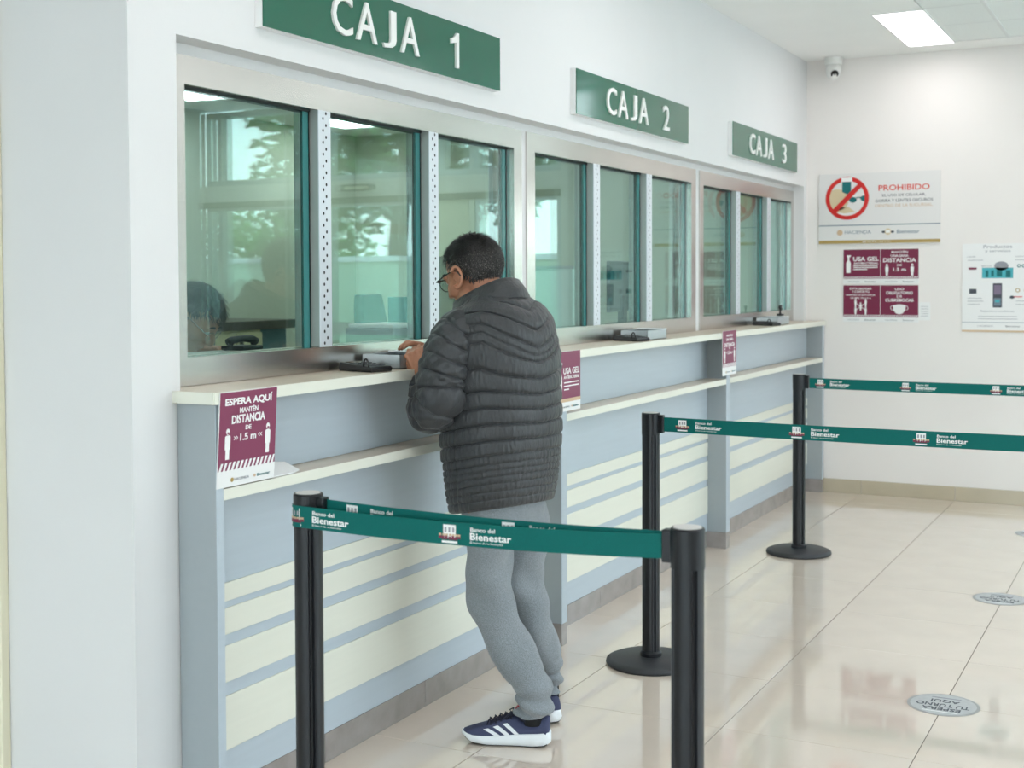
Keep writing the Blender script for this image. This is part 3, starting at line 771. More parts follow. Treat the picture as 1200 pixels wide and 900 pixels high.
# ------------------------------------------------------------------ floor stickers
def sticker(x, y, label):
    r = empty('floor_sticker', (x, y, .0), ON_FLOOR, label, 'floor sticker', 'round waiting stickers on the floor tiles')
    MB().cyl((0, 0), .123, .0002, .0008, 40).build('film', 'sticker_rim', r, local=True)
    MB().cyl((0, 0), .112, .0008, .0011, 40).build('field', 'sticker_grey', r, local=True)
    P = Print(.0011)
    P.text('print_dark', 'ESPERA', 0, .052, .13, .030, 0, .016); P.text('print_dark', 'TU TURNO', 0, .010, .18, .032, 0, .016); P.text('print_dark', 'AQUÍ', 0, -.036, .10, .038, 0, .016)
    P.rect('print_grey', -.05, .05, -.078, -.070); P.rect('print_white', -.06, .06, .080, .086)
    P.done(r, {'print_dark': 'lettering'})
sticker(-.732, 4.70, 'round grey ESPERA TU TURNO AQUÍ floor sticker nearest to the camera')
sticker(-.742, 6.39, 'round grey ESPERA TU TURNO AQUÍ floor sticker, second from the camera')
sticker(-.742, 8.12, 'round grey ESPERA TU TURNO AQUÍ floor sticker near the far wall')

# ------------------------------------------------------------------ room behind the glass
OZ = .25
MB().box(-6.2, W - .28, 2.62, FY, OZ - .1, OZ).build('floor_office', 'office_floor', kind='structure')
MB().box(-6.4, W - .28, 2.62, FY, 2.72, 2.8).build('ceiling_office', 'ceiling_paint', kind='structure')
MB().box(-6.4, -6.2, 2.47, FY, 0, CZ).build('wall_office', 'office_wall', kind='structure')
MB().box(-6.2, -4.0, 2.47, 2.62, 0, CZ).build('wall_office_near', 'office_wall', kind='structure')
MB().box(-6.2, W - .3, FY - .03, FY, OZ, 2.72).build('wall_office_far', 'office_wall', kind='structure')
for y, g in ((6.41, 'nearer'), (8.2, 'middle')):
    ceiling_light(-5.6, y, 'lit ceiling panel of the teller office, %s one seen at the top of the glass' % g, 2.715, 'office_light', .3, .3)
for y, q in ((3.6, 'first'), (5.0, 'second'), (7.4, 'third')): ceiling_light(-3.7, y, 'lit ceiling panel of the teller office above the desks behind the %s window post' % q, 2.715, 'office_light', .14, .57, 'office ceiling panels above the desks')
dk = empty('teller_desk', (-2.95, 2.7, OZ), None, 'long pale desk behind the teller glass', 'desk')
MB().box(-3.22, -2.66, 2.66, 9.0, 1.185, 1.215).build('desk_top', 'office_white', dk, bev=.003)
for y in (2.7, 4.8, 6.9, 8.95): MB().box(-3.2, -2.7, y - .015, y + .015, OZ, 1.185).build('side_panel', 'grey_and_shaded_laminate', dk)
MB().box(-2.72, -2.70, 2.66, 9.0, OZ, 1.185).build('front_panel', 'grey_and_shaded_laminate', dk)
cb = empty('cabinet', (-5.6, 6.4, OZ), None, 'low cream office cabinet with dark top seen through the first pane', 'cabinet')
MB().box(-6.1, -5.42, 6.0, 6.82, OZ, 1.185).build('body', 'cabinet_cream', cb)
for y0, y1, h in ((6.005, 6.275, 6.25), (6.285, 6.55, 6.31), (6.56, 6.815, 6.59)):
    d_ = MB().box(-5.42, -5.40, y0, y1, OZ + .05, 1.17).build('door', 'cabinet_cream', cb, bev=.002)
    MB().box(-5.40, -5.375, h - .006, h + .006, 1.03, 1.13).build('handle', 'steel_dark', d_)
MB().box(-6.1, -5.39, 5.95, 7.21, 1.187, 1.245).build('cabinet_top', 'cabinet_top', cb, bev=.003)
MB().box(-6.1, -5.5, 6.83, 7.2, OZ, 1.187).build('side_unit', 'blue_cloth', cb)
wb = empty('receipt_printer', (-2.93, 3.55, 1.215), None, 'white flat desk device under the black telephone behind the glass', 'printer')
MB().box(-3.05, -2.84, 3.38, 3.72, 1.2155, 1.258).build('body', 'office_white', wb, bev=.006)
MB().box(-2.9, -2.86, 3.42, 3.68, 1.258, 1.262).build('paper_slot', 'office_grey', wb)
ph = empty('telephone', (-2.92, 3.58, 1.26), None, 'black desk telephone with looped cable behind the first pane', 'telephone')
MB().box(-2.98, -2.88, 3.53, 3.64, 1.2625, 1.278).build('base', 'office_dark', ph, bev=.004)
MB().tube([(-2.93, 3.515, 1.29), (-2.93, 3.53, 1.298), (-2.93, 3.585, 1.302), (-2.93, 3.64, 1.298), (-2.93, 3.655, 1.288)], [.017, .014, .011, .014, .018], 10).build('handset', 'office_dark', ph, smooth=True)
MB().tube([(-2.93 + .012 * math.sin(i * .5), 3.512 - .03 * math.sin(PI * i / 10), 1.285 - .0021 * i) for i in range(11)], .0025, 6).build('cable', 'office_dark', ph, smooth=True)
pr = empty('printer', (-3.1, 4.78, 1.215), None, 'grey box printer on the desk behind the second pane', 'printer')
MB().box(-3.2, -2.95, 4.60, 4.90, 1.2155, 1.302).build('body', 'office_grey', pr, bev=.008)
MB().box(-3.19, -2.96, 4.61, 4.89, 1.302, 1.318).build('lid', 'office_white', pr, bev=.004)
bx_ = empty('file_box', (-3.25, 4.9, 1.215), None, 'teal file box standing beside the grey printer behind the glass', 'box')
MB().box(-3.2, -3.06, 4.94, 5.0, 1.2155, 1.43).build('body', 'teal_box', bx_, bev=.002); MB().box(-3.06, -3.058, 4.955, 4.985, 1.33, 1.4).build('label_field', 'paper_white', bx_)
def monitor(x, y, rz, label):
    r = empty('monitor', (x, y, 1.215), Matrix.Rotation(rz, 3, 'Z'), label, 'monitor')
    MB().box(-.012, .012, -.25, .25, .10, .40).build('screen_housing', 'office_dark', r, local=True, bev=.004)
    MB().box(-.014, -.012, -.235, .235, .115, .385).build('screen', 'print_slate', r, local=True)
    MB().box(-.01, .03, -.03, .03, .012, .2).build('stand', 'office_dark', r, local=True)
    MB().box(-.09, .09, -.11, .11, .0005, .012).build('foot', 'office_dark', r, local=True, bev=.003)
monitor(-3.08, 5.33, .15, 'dark monitor on the desk behind the second pane beside the post')
monitor(-3.0, 7.2, .1, 'dark monitor on the desk behind the third window')
pt = empty('partition', (-3.0, 5.72, OZ), None, 'pale frosted partition between desks behind the middle window', 'partition')
MB().box(-3.2, -2.72, 5.90, 5.93, 1.2155, 1.56).build('panel', 'frosted', pt, bev=.004)
MB().box(-3.21, -2.71, 5.895, 5.935, 1.56, 1.575).build('top_rail', 'alu', pt)
pt.location.z = OZ
def office_chair(x, y, rz, label, dz=0.):
    r = empty('office_chair', (x, y, OZ), Matrix.Rotation(rz, 3, 'Z'), label, 'chair')
    MB().loft([[(sx * .22, sy * .22, z) for sx, sy in ((-1, -1), (1, -1), (1, 1), (-1, 1))] for z in (.52 + dz, .59 + dz)]).build('seat', 'office_dark', r, local=True, bev=.03, smooth=True)
    b_ = MB(); rings = []
    for i in range(9):
        t = i / 8; wd_ = .20 * (1 - .25 * t ** 4)
        rings.append([(-.22 - .05 * t + .03 * abs(sx) * 0, sx * wd_, .68 + dz + .50 * t) for sx in (-1, -.5, 0, .5, 1)] + [(-.27 - .05 * t, sx * wd_, .68 + .50 * t) for sx in (1, .5, 0, -.5, -1)])
    b_.loft(rings).build('backrest', 'office_dark', r, local=True, bev=.012, smooth=True)
    MB().box(-.26, -.22, -.03, .03, .55, .80).build('back_bar', 'steel_dark', r, local=True)
    MB().cyl((0, 0), .03, .10, .52 + dz, 14).build('gas_lift', 'steel_dark', r, local=True)
    for k in range(5):
        a_ = 2 * PI * k / 5
        l_ = MB().tube([(0, 0, .12), (.28 * math.cos(a_), .28 * math.sin(a_), .08)], [.025, .016], 8).build('leg', 'steel_dark', r, local=True)
        MB().ell((.28 * math.cos(a_), .28 * math.sin(a_), .03), (.03, .03, .03), 10, 6).build('caster', 'office_dark', l_, local=True)
office_chair(-3.72, 6.05, .2, 'dark office chair behind the middle window, only its curved back showing')
office_chair(-3.66, 3.40, .32, 'dark office chair under the seated teller', -.10)

# ------------------------------------------------------------------ outside, seen only mirrored in the glass
MB().box(-14, 30, FY + .2, 40, -.3, -.13).build('ground_outside', 'bounce_paving', kind='structure')
MB().box(RX + .2, 40, -16, FY + .2, -.3, -.13).build('ground_side', 'bounce_paving', kind='structure')
MB().box(-10, 26, 13.5, 34, -.13, -.06).build('ground_lawn', 'lawn', kind='structure')
rng = random.Random(4)
def tree(x, y, h, cr, leafm, label, n=2600):
    r = empty('tree', (x, y, -.06), None, label, 'tree')
    MB().tube([(0, 0, 0), (.1, .05, h * .3), (-.05, .1, h * .55), (.05, 0, h * .85)], [.2, .15, .11, .04], 9).build('trunk', 'bark', r, local=True, smooth=True)
    b_ = MB()
    for k in range(7):
        a_ = k * 2.4; z0 = h * (.35 + .06 * k)
        b_.tube([(0, 0, z0), (cr * .4 * math.cos(a_), cr * .4 * math.sin(a_), z0 + h * .1), (cr * .75 * math.cos(a_), cr * .75 * math.sin(a_), z0 + h * .16)], [.07, .05, .02], 6)
    b_.build('branches', 'bark', r, local=True)
    lf = MB(); blobs = [(cr * .55 * math.cos(k * 2.4), cr * .55 * math.sin(k * 2.4), h * (.45 + .05 * k), cr * rng.uniform(.4, .6)) for k in range(9)] + [(0, 0, h * .8, cr * .6)]
    for i in range(n):
        bx, by, bz, br_ = rng.choice(blobs)
        v = Vector((rng.gauss(0, 1), rng.gauss(0, 1), rng.gauss(0, .8))).normalized() * br_ * rng.uniform(.55, 1.05)
        c = Vector((bx, by, bz)) + v; s_ = rng.uniform(.07, .15)
        a_ = Vector((rng.gauss(0, 1), rng.gauss(0, 1), rng.gauss(0, 1))).normalized(); b2 = a_.orthogonal().normalized()
        lf.add([c - a_ * s_, c + b2 * s_ * .5, c + a_ * s_, c - b2 * s_ * .5], [(0, 1, 2, 3)])
    lf.build('foliage', leafm, r, local=True, kind='stuff')
tree(5.9, 17.2, 7.0, 2.6, 'leaf', 'tall dark green tree outside, mirrored in the first pane', 13000)
tree(12.4, 22.5, 3.3, 2.2, 'leaf_light', 'light green round tree outside, right of the tallest one', 3600)
tree(-.9, 18.5, 6.2, 2.7, 'leaf', 'dark green tree outside opposite the second glazed bay', 13000)
tree(-6.4, 19.5, 5.6, 2.5, 'leaf_light', 'light green tree outside, leftmost of the row', 3600)
tree(3.2, 25.0, 6.0, 2.9, 'leaf_light', 'light green tree standing behind the two dark ones outside', 3600)
bw = empty('reflection_wall', (2.0, 13.8, -.06), None, 'pale green rendered boundary wall outside the glazed front', 'wall')  # wall added as a bright backdrop for the lower reflections in the glass
MB().box(-10, 15, 13.7, 13.9, -.055, 1.75).build('wall_body', 'render_green', bw); MB().box(-10, 15, 13.66, 13.94, 1.752, 1.82).build('coping', 'beam_white', bw)

# ------------------------------------------------------------------ people
def frame(fwd, pitch=0., roll=0.):
    """columns forward, left, up"""
    f = Vector((fwd[0], fwd[1], 0)).normalized(); l = Vector((-f.y, f.x, 0)); u = Vector((0, 0, 1))
    f2 = f * math.cos(pitch) - u * math.sin(pitch); u2 = f * math.sin(pitch) + u * math.cos(pitch)
    l2 = l * math.cos(roll) + u2 * math.sin(roll); u3 = u2 * math.cos(roll) - l * math.sin(roll)
    return Matrix((f2, l2, u3)).transposed()

def remesh(name, mb, material, parent, voxel, smooth=4, fac=.5, local=False):
    if not local:
        inv = parent.matrix_basis.inverted(); mb.v = [tuple(inv @ Vector(p)) for p in mb.v]
    me = mb.mesh(name); ob = bpy.data.objects.new(name, me); COL.objects.link(ob)
    r = ob.modifiers.new('r', 'REMESH'); r.mode = 'VOXEL'; r.voxel_size = voxel
    if smooth:
        s = ob.modifiers.new('s', 'SMOOTH'); s.factor = fac; s.iterations = smooth
    dg = bpy.context.evaluated_depsgraph_get()
    m2 = bpy.data.meshes.new_from_object(ob.evaluated_get(dg))
    bpy.data.objects.remove(ob); bpy.data.meshes.remove(me); m2.name = name
    return link(name, m2, material, parent, smooth=True)

def head_shapes(mb, c, R, k=1.0):
    """cranium, face, nose, lips, chin and ears around the head centre c in the frame R"""
    T = lambda f, l, u: Vector(c) + R @ Vector((f, l, u)) * k
    E = lambda p, r, n=20, m=14: mb.ell(T(*p), tuple(q * k for q in r), n, m, R)
    E((-.012, 0, .032), (.096, .077, .086), 28, 20)
    E((.022, 0, -.010), (.070, .066, .082), 24, 16)
    E((.030, 0, -.060), (.056, .054, .055), 24, 16)
    E((.070, 0, -.098), (.020, .024, .018))
    for s in (-1, 1):
        E((.045, .040 * s, -.028), (.034, .027, .032)); E((.012, .052 * s, -.070), (.030, .016, .028))
        E((.072, .030 * s, .004), (.016, .017, .011))
    mb.tube([T(.082, l, .026 - .006 * abs(l) / .04) for l in (-.05, -.03, -.012, 0, .012, .03, .05)], [.007 * k, .010 * k, .010 * k, .008 * k, .010 * k, .010 * k, .007 * k], 10)
    mb.tube([T(.086, 0, .020), T(.096, 0, .0), T(.108, 0, -.020), T(.112, 0, -.030), T(.094, 0, -.040)], [.009 * k, .010 * k, .013 * k, .014 * k, .008 * k], 12)
    for s in (-1, 1): E((.096, .013 * s, -.034), (.012, .009, .008))
    mb.tube([T(.076, -.026, -.060), T(.090, -.010, -.056), T(.093, 0, -.058), T(.090, .010, -.056), T(.076, .026, -.060)], [.003 * k, .0055 * k, .005 * k, .0055 * k, .003 * k], 8)
    mb.tube([T(.076, -.024, -.064), T(.089, -.008, -.069), T(.089, .008, -.069), T(.076, .024, -.064)], [.003 * k, .006 * k, .006 * k, .003 * k], 8)
    for s in (-1, 1):
        rim = [T(-.006 - .018 * math.cos(t) - .004 * math.sin(t), (.078 + .010 * (1 - math.cos(t)) * .5 + .004) * s, -.006 + .032 * math.sin(t)) for t in np.linspace(-2.4, 2.5, 13)]
        mb.tube(rim, [.0062 * k] * 13, 8)
        E((-.002, .077 * s, -.006), (.015, .006, .027)); E((.004, .079 * s, -.034), (.008, .006, .010)); E((.010, .078 * s, -.006), (.005, .006, .008))
    return T

def eyes(parent, T, R, k):
    for s in (-1, 1):
        e = MB().ell(T(.077, .031 * s, .004), (.0125 * k, .0125 * k, .0115 * k), 14, 10, R).build('eye', 'eye_white', parent, smooth=True)
        MB().ell(T(.0868, .031 * s, .003), (.004 * k, .006 * k, .006 * k), 12, 8, R).build('iris', 'eye_dark', e, smooth=True)
        MB().tube([T(.090, .014 * s, .026), T(.092, .030 * s, .032), T(.084, .050 * s, .027)], [.003, .0045, .002], 8).build('eyebrow', 'hair', parent, smooth=True)

def hair_cap(parent, T, R, k, m_top, m_side, hairline, thick=.007, strands=5200, seed=1, length=(.012, .024), lift=.35, grey_side=True):
    """scalp shell with short strands rooted on it"""
    cen = (-.012, 0, .032); rad = (.096 + thick, .077 + thick, .086 + thick)
    shell = MB(); n, m_ = 56, 40; grid = {}
    for i in range(m_ + 1):
        a = PI * i / m_
        for j in range(n):
            t = 2 * PI * j / n
            d = Vector((math.sin(a) * math.cos(t), math.sin(a) * math.sin(t), math.cos(a)))
            wob = 1 + .012 * math.sin(9 * t + 5 * a) * math.sin(7 * a)
            grid[i, j] = (cen[0] + d.x * rad[0] * wob, cen[1] + d.y * rad[1] * wob, cen[2] + d.z * rad[2] * wob)
    v = []; idx = {}; f = []
    def vi(p):
        if p not in idx: idx[p] = len(v); v.append(T(*grid[p]))
        return idx[p]
    for i in range(m_):
        for j in range(n):
            q = [(i, j), (i + 1, j), (i + 1, (j + 1) % n), (i, (j + 1) % n)]
            if all(grid[p][2] > hairline(grid[p][0], grid[p][1]) + .006 for p in q): f.append([vi(p) for p in q])
    hair = MB().add(v, f).build('hair', m_top, parent, smooth=True)
    so = hair.modifiers.new('thick', 'SOLIDIFY'); so.thickness = .012; so.offset = -1
    rg = random.Random(seed); top = MB(); side = MB()
    for i in range(strands):
        while True:
            d = Vector((rg.gauss(0, 1), rg.gauss(0, 1), rg.gauss(0, 1))).normalized()
            p = Vector((cen[0] + d.x * rad[0], cen[1] + d.y * rad[1], cen[2] + d.z * rad[2]))
            if p.z > hairline(p.x, p.y) - .014 * rg.random() ** 2: break
        nrm = Vector((d.x / rad[0], d.y / rad[1], d.z / rad[2])).normalized()
        crown = Vector((-.05, .01, .11)); flow = p - crown; flow = (flow - nrm * flow.dot(nrm)).normalized()
        if p.x > .045: flow = (flow + Vector((.5, .2, 0))).normalized()
        g = (flow + nrm * (lift * rg.uniform(.2, 1.3)) + Vector((rg.gauss(0, .22), rg.gauss(0, .22), rg.gauss(0, .15)))).normalized()
        L = rg.uniform(*length) * (1.3 if p.z > .09 else .75); w_ = .0012; sd = g.cross(nrm).normalized()
        b0 = p - nrm * .002; b1 = p + g * L * .55 + nrm * .001; b2 = p + g * L - nrm * L * .12
        tgt = side if (p.z < .055 and grey_side) else top
        tgt.add([T(*(b0 - sd * w_)), T(*(b0 + sd * w_)), T(*(b1 + sd * w_ * .8)), T(*(b1 - sd * w_ * .8)), T(*b2)], [(0, 1, 2, 3), (3, 2, 4)])
    top.build('strands', m_top, hair, kind='stuff')
    if side.v: side.build('strands', m_side, hair, kind='stuff')
    return hair

def hand_shapes(mb, wrist, knuckle_dir, palm_normal, curl, thumb_side, k=1.0, spread=.0):
    """palm, four bent fingers of different length and a thumb leaving the side of the palm"""
    y = Vector(knuckle_dir).normalized(); n = Vector(palm_normal); n = (n - y * n.dot(y)).normalized(); x = y.cross(n) * thumb_side
    w0 = Vector(wrist); P = lambda a, b, c: w0 + (x * a + y * b + n * c) * k
    mb.tube([P(0, -.03, 0), P(0, .0, 0), P(0, .03, 0), P(0, .06, 0), P(0, .085, 0)], [(.022 * k, .028 * k)[::1], (.020 * k, .030 * k), (.016 * k, .038 * k), (.015 * k, .042 * k), (.011 * k, .040 * k)], 16, up=n)
    tips = []
    for i, (off, L) in enumerate(((.031, .074), (.0105, .082), (-.0105, .077), (-.031, .060))):
        base = P(off, .078 - .004 * (i == 3), -.001); a = curl[0] * (1 + .06 * i); p = base; path = [P(off * .9, .06, 0), base]; ang = 0
        for seg, cf, bend in ((.46, 1, curl[0]), (.31, 1, curl[1]), (.23, 1, curl[2])):
            ang += bend + .05 * i
            p = p + (y * math.cos(ang) + n * math.sin(ang) + x * (spread * (1.5 - i))) * (L * seg * k); path.append(p)
        mb.tube(path, [.0080 * k, .0102 * k, .0084 * k, .0078 * k, .0060 * k], 10); tips.append(p)
        mb.ell(base - n * .0055 * k, (.0098 * k,) * 3, 10, 8); mb.ell(path[2] - n * .002 * k, (.0088 * k,) * 3, 10, 8)
        mb.tube([P(off * .8, .03, -.013), P(off * .95, .072, -.011)], [.003 * k, .0045 * k], 6)
    tp = [P(.022, .012, .006), P(.044, .034, .014), P(.050, .060, .026), P(.040, .082, .036)]
    mb.tube(tp, [.015 * k, .0125 * k, .0105 * k, .0075 * k], 10)
    return tips, tp

# --- the standing man
PX, PY = -1.990, 3.772
Fm = Vector((-.951, .309, 0)); Lm = Vector((-.309, -.951, 0))
def Wm(a, b, z): return Vector((PX, PY, 0)) + Fm * a + Lm * b + Vector((0, 0, z))
man = empty('person', (PX, PY, 0), None, 'man in charcoal quilted jacket and grey joggers leaning on the counter, seen from behind', 'person')
HC = Vector((-2.112, 3.790, 1.521)); RH = frame((-.966, .26), .32, -.04)
body = MB()
T = head_shapes(body, HC, RH, 1.07)
body.tube([T(-.03, 0, -.03), T(-.03, 0, -.075), Wm(.045, 0, 1.43), Wm(.01, 0, 1.36)], [.058, .056, .060, .075], 18)
body.loft([[Wm(c + b * math.cos(t), a * math.sin(t), z) for t in [2 * PI * i / 24 for i in range(24)]] for z, a, b, c in ((.70, .15, .11, 0), (.80, .165, .115, 0), (.95, .16, .11, .01), (1.1, .17, .115, .01), (1.25, .175, .11, .01), (1.34, .16, .09, .01), (1.40, .08, .06, .01))])
SH = {1: Wm(.02, .165, 1.345), -1: Wm(.02, -.165, 1.345)}
EL = {1: Wm(.046, .240, 1.085), -1: Wm(.10, -.23, 1.09)}
WR = {1: Vector((-2.200, 3.622, 1.185)), -1: Vector((-2.275, 3.80, 1.225))}
for s in (1, -1):
    body.tube([SH[s], SH[s].lerp(EL[s], .5), EL[s]], [.05, .046, .04], 14)
    body.tube([EL[s], EL[s].lerp(WR[s], .35), EL[s].lerp(WR[s], .75), WR[s]], [.041, .042, .032, .027], 14)
# left hand closed loosely over the counter edge, right hand behind it
hand_shapes(body, WR[1] + Vector((-.006, -.004, .012)), (-.42, .0, .90), (-.15, .98, .12), (.95, 1.0, .5), 1, .98)
hand_shapes(body, WR[-1] + Vector((-.0, -.01, .012)), (-.35, -.62, .55), (-.2, -.2, -.95), (.35, .6, .4), 1, .98)
LK = {1: Wm(-.038, .088, .47), -1: Wm(-.022, -.080, .47)}
HIP = {1: Wm(-.018, .070, .82), -1: Wm(-.018, -.074, .82)}
ANK = {1: Vector((-1.838, 3.690, .085)), -1: Vector((-1.908, 3.932, .085))}
for s in (1, -1):
    body.tube([HIP[s], HIP[s].lerp(LK[s], .5), LK[s], LK[s].lerp(ANK[s], .35), ANK[s]], [.056, .048, .038, .036, .024], 14)
    body.ell(ANK[s] + Vector((-.035, -.010 * s, -.045)), (.032, .014, .014), 14, 8)
remesh('body', body, 'skin', man, .0036, 3, .5)
eyes(man, T, RH, 1.07)
MB().tube([T(.0795, -.022, -.0622), T(.0945, -.008, -.0618), T(.0945, .008, -.0618), T(.0795, .022, -.0622)], [.0015, .003, .003, .0015], 6).build('lips', 'lip', man, smooth=True)
def hairline_man(f, l):
    if f > .045: return .078 - (f - .045) * .1
    if f > .012: return .020 + (f - .012) * 1.75
    if f > -.022: return .028 if abs(l) > .05 else .02
    return max(-.058, .0 + (f + .022) * 1.6)
hair_cap(man, T, RH, 1.07, 'hair', 'hair_side', hairline_man)
gl = empty('glasses', man.matrix_basis.inverted() @ T(.1, 0, 0)); gl.parent = man
g = MB()
for s in (-1, 1):
    rim = [T(.100 - .004 * abs(math.cos(t)), s * (.033 + .026 * math.cos(t)), -.002 + .019 * math.sin(t)) for t in np.linspace(0, 2 * PI, 25)]
    g.tube(rim, .0013, 6, caps=False)
    g.tube([T(.098, s * .055, .008), T(.094, s * .073, .010), T(.05, s * .082, .014), T(.0, s * .086, .018), T(-.016, s * .088, .010), T(-.026, s * .087, -.008)], .0024, 8)
g.tube([T(.100, -.058, .014), T(.101, -.03, .017), T(.102, 0, .010), T(.101, .03, .017), T(.100, .058, .014)], .0024, 8)
g_ = g; inv = (man.matrix_basis @ gl.matrix_basis).inverted(); g_.v = [tuple(inv @ Vector(p)) for p in g_.v]
g_.build('rim', 'glasses_black', gl, local=True, smooth=True)
for s in (-1, 1):
    l_ = MB()
    l_.loft([[T(.0985 + d, s * (.033 + .0255 * math.cos(t)), -.002 + .0185 * math.sin(t)) for t in [2 * PI * i / 24 for i in range(24)]] for d in (0, .001)])
    l_.v = [tuple(inv @ Vector(p)) for p in l_.v]; l_.build('lens', 'lens_glass', gl, local=True)

# jacket: quilted torso and sleeves as real relief
def smooth_interp(x, xs, ys):
    xs = np.array(xs, float); ys = np.array(ys, float)
    m_ = np.gradient(ys, xs); i = np.clip(np.searchsorted(xs, x) - 1, 0, len(xs) - 2)
    h = xs[i + 1] - xs[i]; t = (x - xs[i]) / h
    return (2 * t**3 - 3 * t**2 + 1) * ys[i] + (t**3 - 2 * t**2 + t) * h * m_[i] + (-2 * t**3 + 3 * t**2) * ys[i + 1] + (t**3 - t**2) * h * m_[i + 1]
def puff(q, seams):
    """0 in the stitching, 1 on the crown of a baffle"""
    s = np.array(seams); i = np.clip(np.searchsorted(s, q) - 1, 0, len(s) - 2)
    f = np.clip((q - s[i]) / (s[i + 1] - s[i]), 0, 1); wd_ = s[i + 1] - s[i]
    return (.75 * (1 - np.abs(2 * f - 1) ** 9) + .25 * (1 - np.abs(2 * f - 1) ** 2.2)) * np.clip(wd_ / .05, .55, 1.0), f
def wr(u, v, seed):
    r = np.random.RandomState(seed); o = np.zeros_like(u)
    for k in range(9):
        a, b, p = r.uniform(6, 34), r.uniform(-14, 14), r.uniform(0, 6.28)
        o += np.sin(a * u * 3 + b * v * 8 + p) / 9
    return o
SEAMS = [.735, .765, .790, .815, .838, .858, .878, .905, .950, 1.0, 1.05, 1.10, 1.155, 1.225, 1.255, 1.285, 1.345, 1.40, 1.47]
zs_ = [.735, .78, .90, 1.0, 1.1, 1.2, 1.28, 1.33, 1.37, 1.40, 1.425, 1.445]
as_ = [.172, .182, .191, .196, .200, .203, .200, .191, .176, .146, .112, .086]
bs_ = [.154, .162, .168, .166, .162, .154, .147, .138, .124, .108, .094, .082]
cs_ = [.018, .016, .013, .012, .012, .010, .008, .012, .020, .028, .034, .038]
NV, NU = 330, 240
zv = np.concatenate([np.linspace(.735, 1.34, 250, endpoint=False), np.linspace(1.34, 1.445, 80)])
uu = np.linspace(0, 2 * PI, NU, endpoint=False)
ZZ, UU = np.meshgrid(zv, uu, indexing='ij')
A = smooth_interp(ZZ, zs_, as_); B = smooth_interp(ZZ, zs_, bs_); Cc = smooth_interp(ZZ, zs_, cs_)
ex = 2 / 2.25
cu, su = np.cos(UU), np.sin(UU)
fx = -np.sign(cu) * np.abs(cu) ** ex; lx = np.sign(su) * np.abs(su) ** ex      # u = 0 is the spine
sdist = np.minimum(np.abs(np.where(UU > PI, UU - 2 * PI, UU)) * .2, .26)       # arc from the spine
K = np.interp(ZZ, [.90, 1.0, 1.15, 1.23, 1.33, 1.40], [.02, .08, .20, .50, .52, .2])
Q = ZZ - K * (np.minimum(sdist, .2) - .10)
pf, ff = puff(Q, SEAMS)
near = np.exp(-((ff - .5) / .32) ** 2)
pf = pf + .24 * wr(UU, ZZ, 3) * (1 - .3 * near) + .12 * wr(UU * 2.2, ZZ * .6, 5)
fade = np.clip((1.43 - ZZ) / .03, .25, 1)
amp = .0125 * fade
seamside = np.exp(-((np.abs(np.where(UU > PI, UU - 2 * PI, UU)) - 1.62) / .018) ** 2)
zip_ = np.exp(-((np.abs(UU - PI)) / .02) ** 2)
disp = amp * pf - .006 * seamside - .008 * zip_ + .004 * np.sin(3 * UU + 6 * ZZ) + .004 * np.sin(2 * UU - 9 * ZZ)
fwdc = fx * (B + disp) + Cc; latc = lx * (A + disp)
Zt = ZZ + .018 - .20 * fwdc
jv = [tuple(Wm(fwdc[i, j], latc[i, j], Zt[i, j])) for i in range(len(zv)) for j in range(NU)]
jf = [(i * NU + j, i * NU + (j + 1) % NU, (i + 1) * NU + (j + 1) % NU, (i + 1) * NU + j) for i in range(len(zv) - 1) for j in range(NU)]
jk = MB().add(jv, jf)
hem_ring = [Vector(jv[j]) for j in range(NU)]; cen = sum(hem_ring, Vector()) / NU
jk.loft([hem_ring, [cen + (p - cen) * .93 + Vector((0, 0, .002)) for p in hem_ring], [cen + (p - cen) * .9 + Vector((0, 0, .05)) for p in hem_ring]], False, False)
def path_len(P):
    a = [0]
    for i in range(1, len(P)): a.append(a[-1] + (P[i] - P[i - 1]).length)
    return a
def catmull(P, n):
    P = [Vector(p) for p in P]; P = [P[0] * 2 - P[1]] + P + [P[-1] * 2 - P[-2]]; out = []
    for i in range(1, len(P) - 2):
        for k in range(n):
            t = k / n; a, b, c, d = P[i - 1:i + 3]
            out.append(.5 * ((2 * b) + (c - a) * t + (2 * a - 5 * b + 4 * c - d) * t * t + (3 * b - a - 3 * c + d) * t ** 3))
    out.append(P[-2]); return out
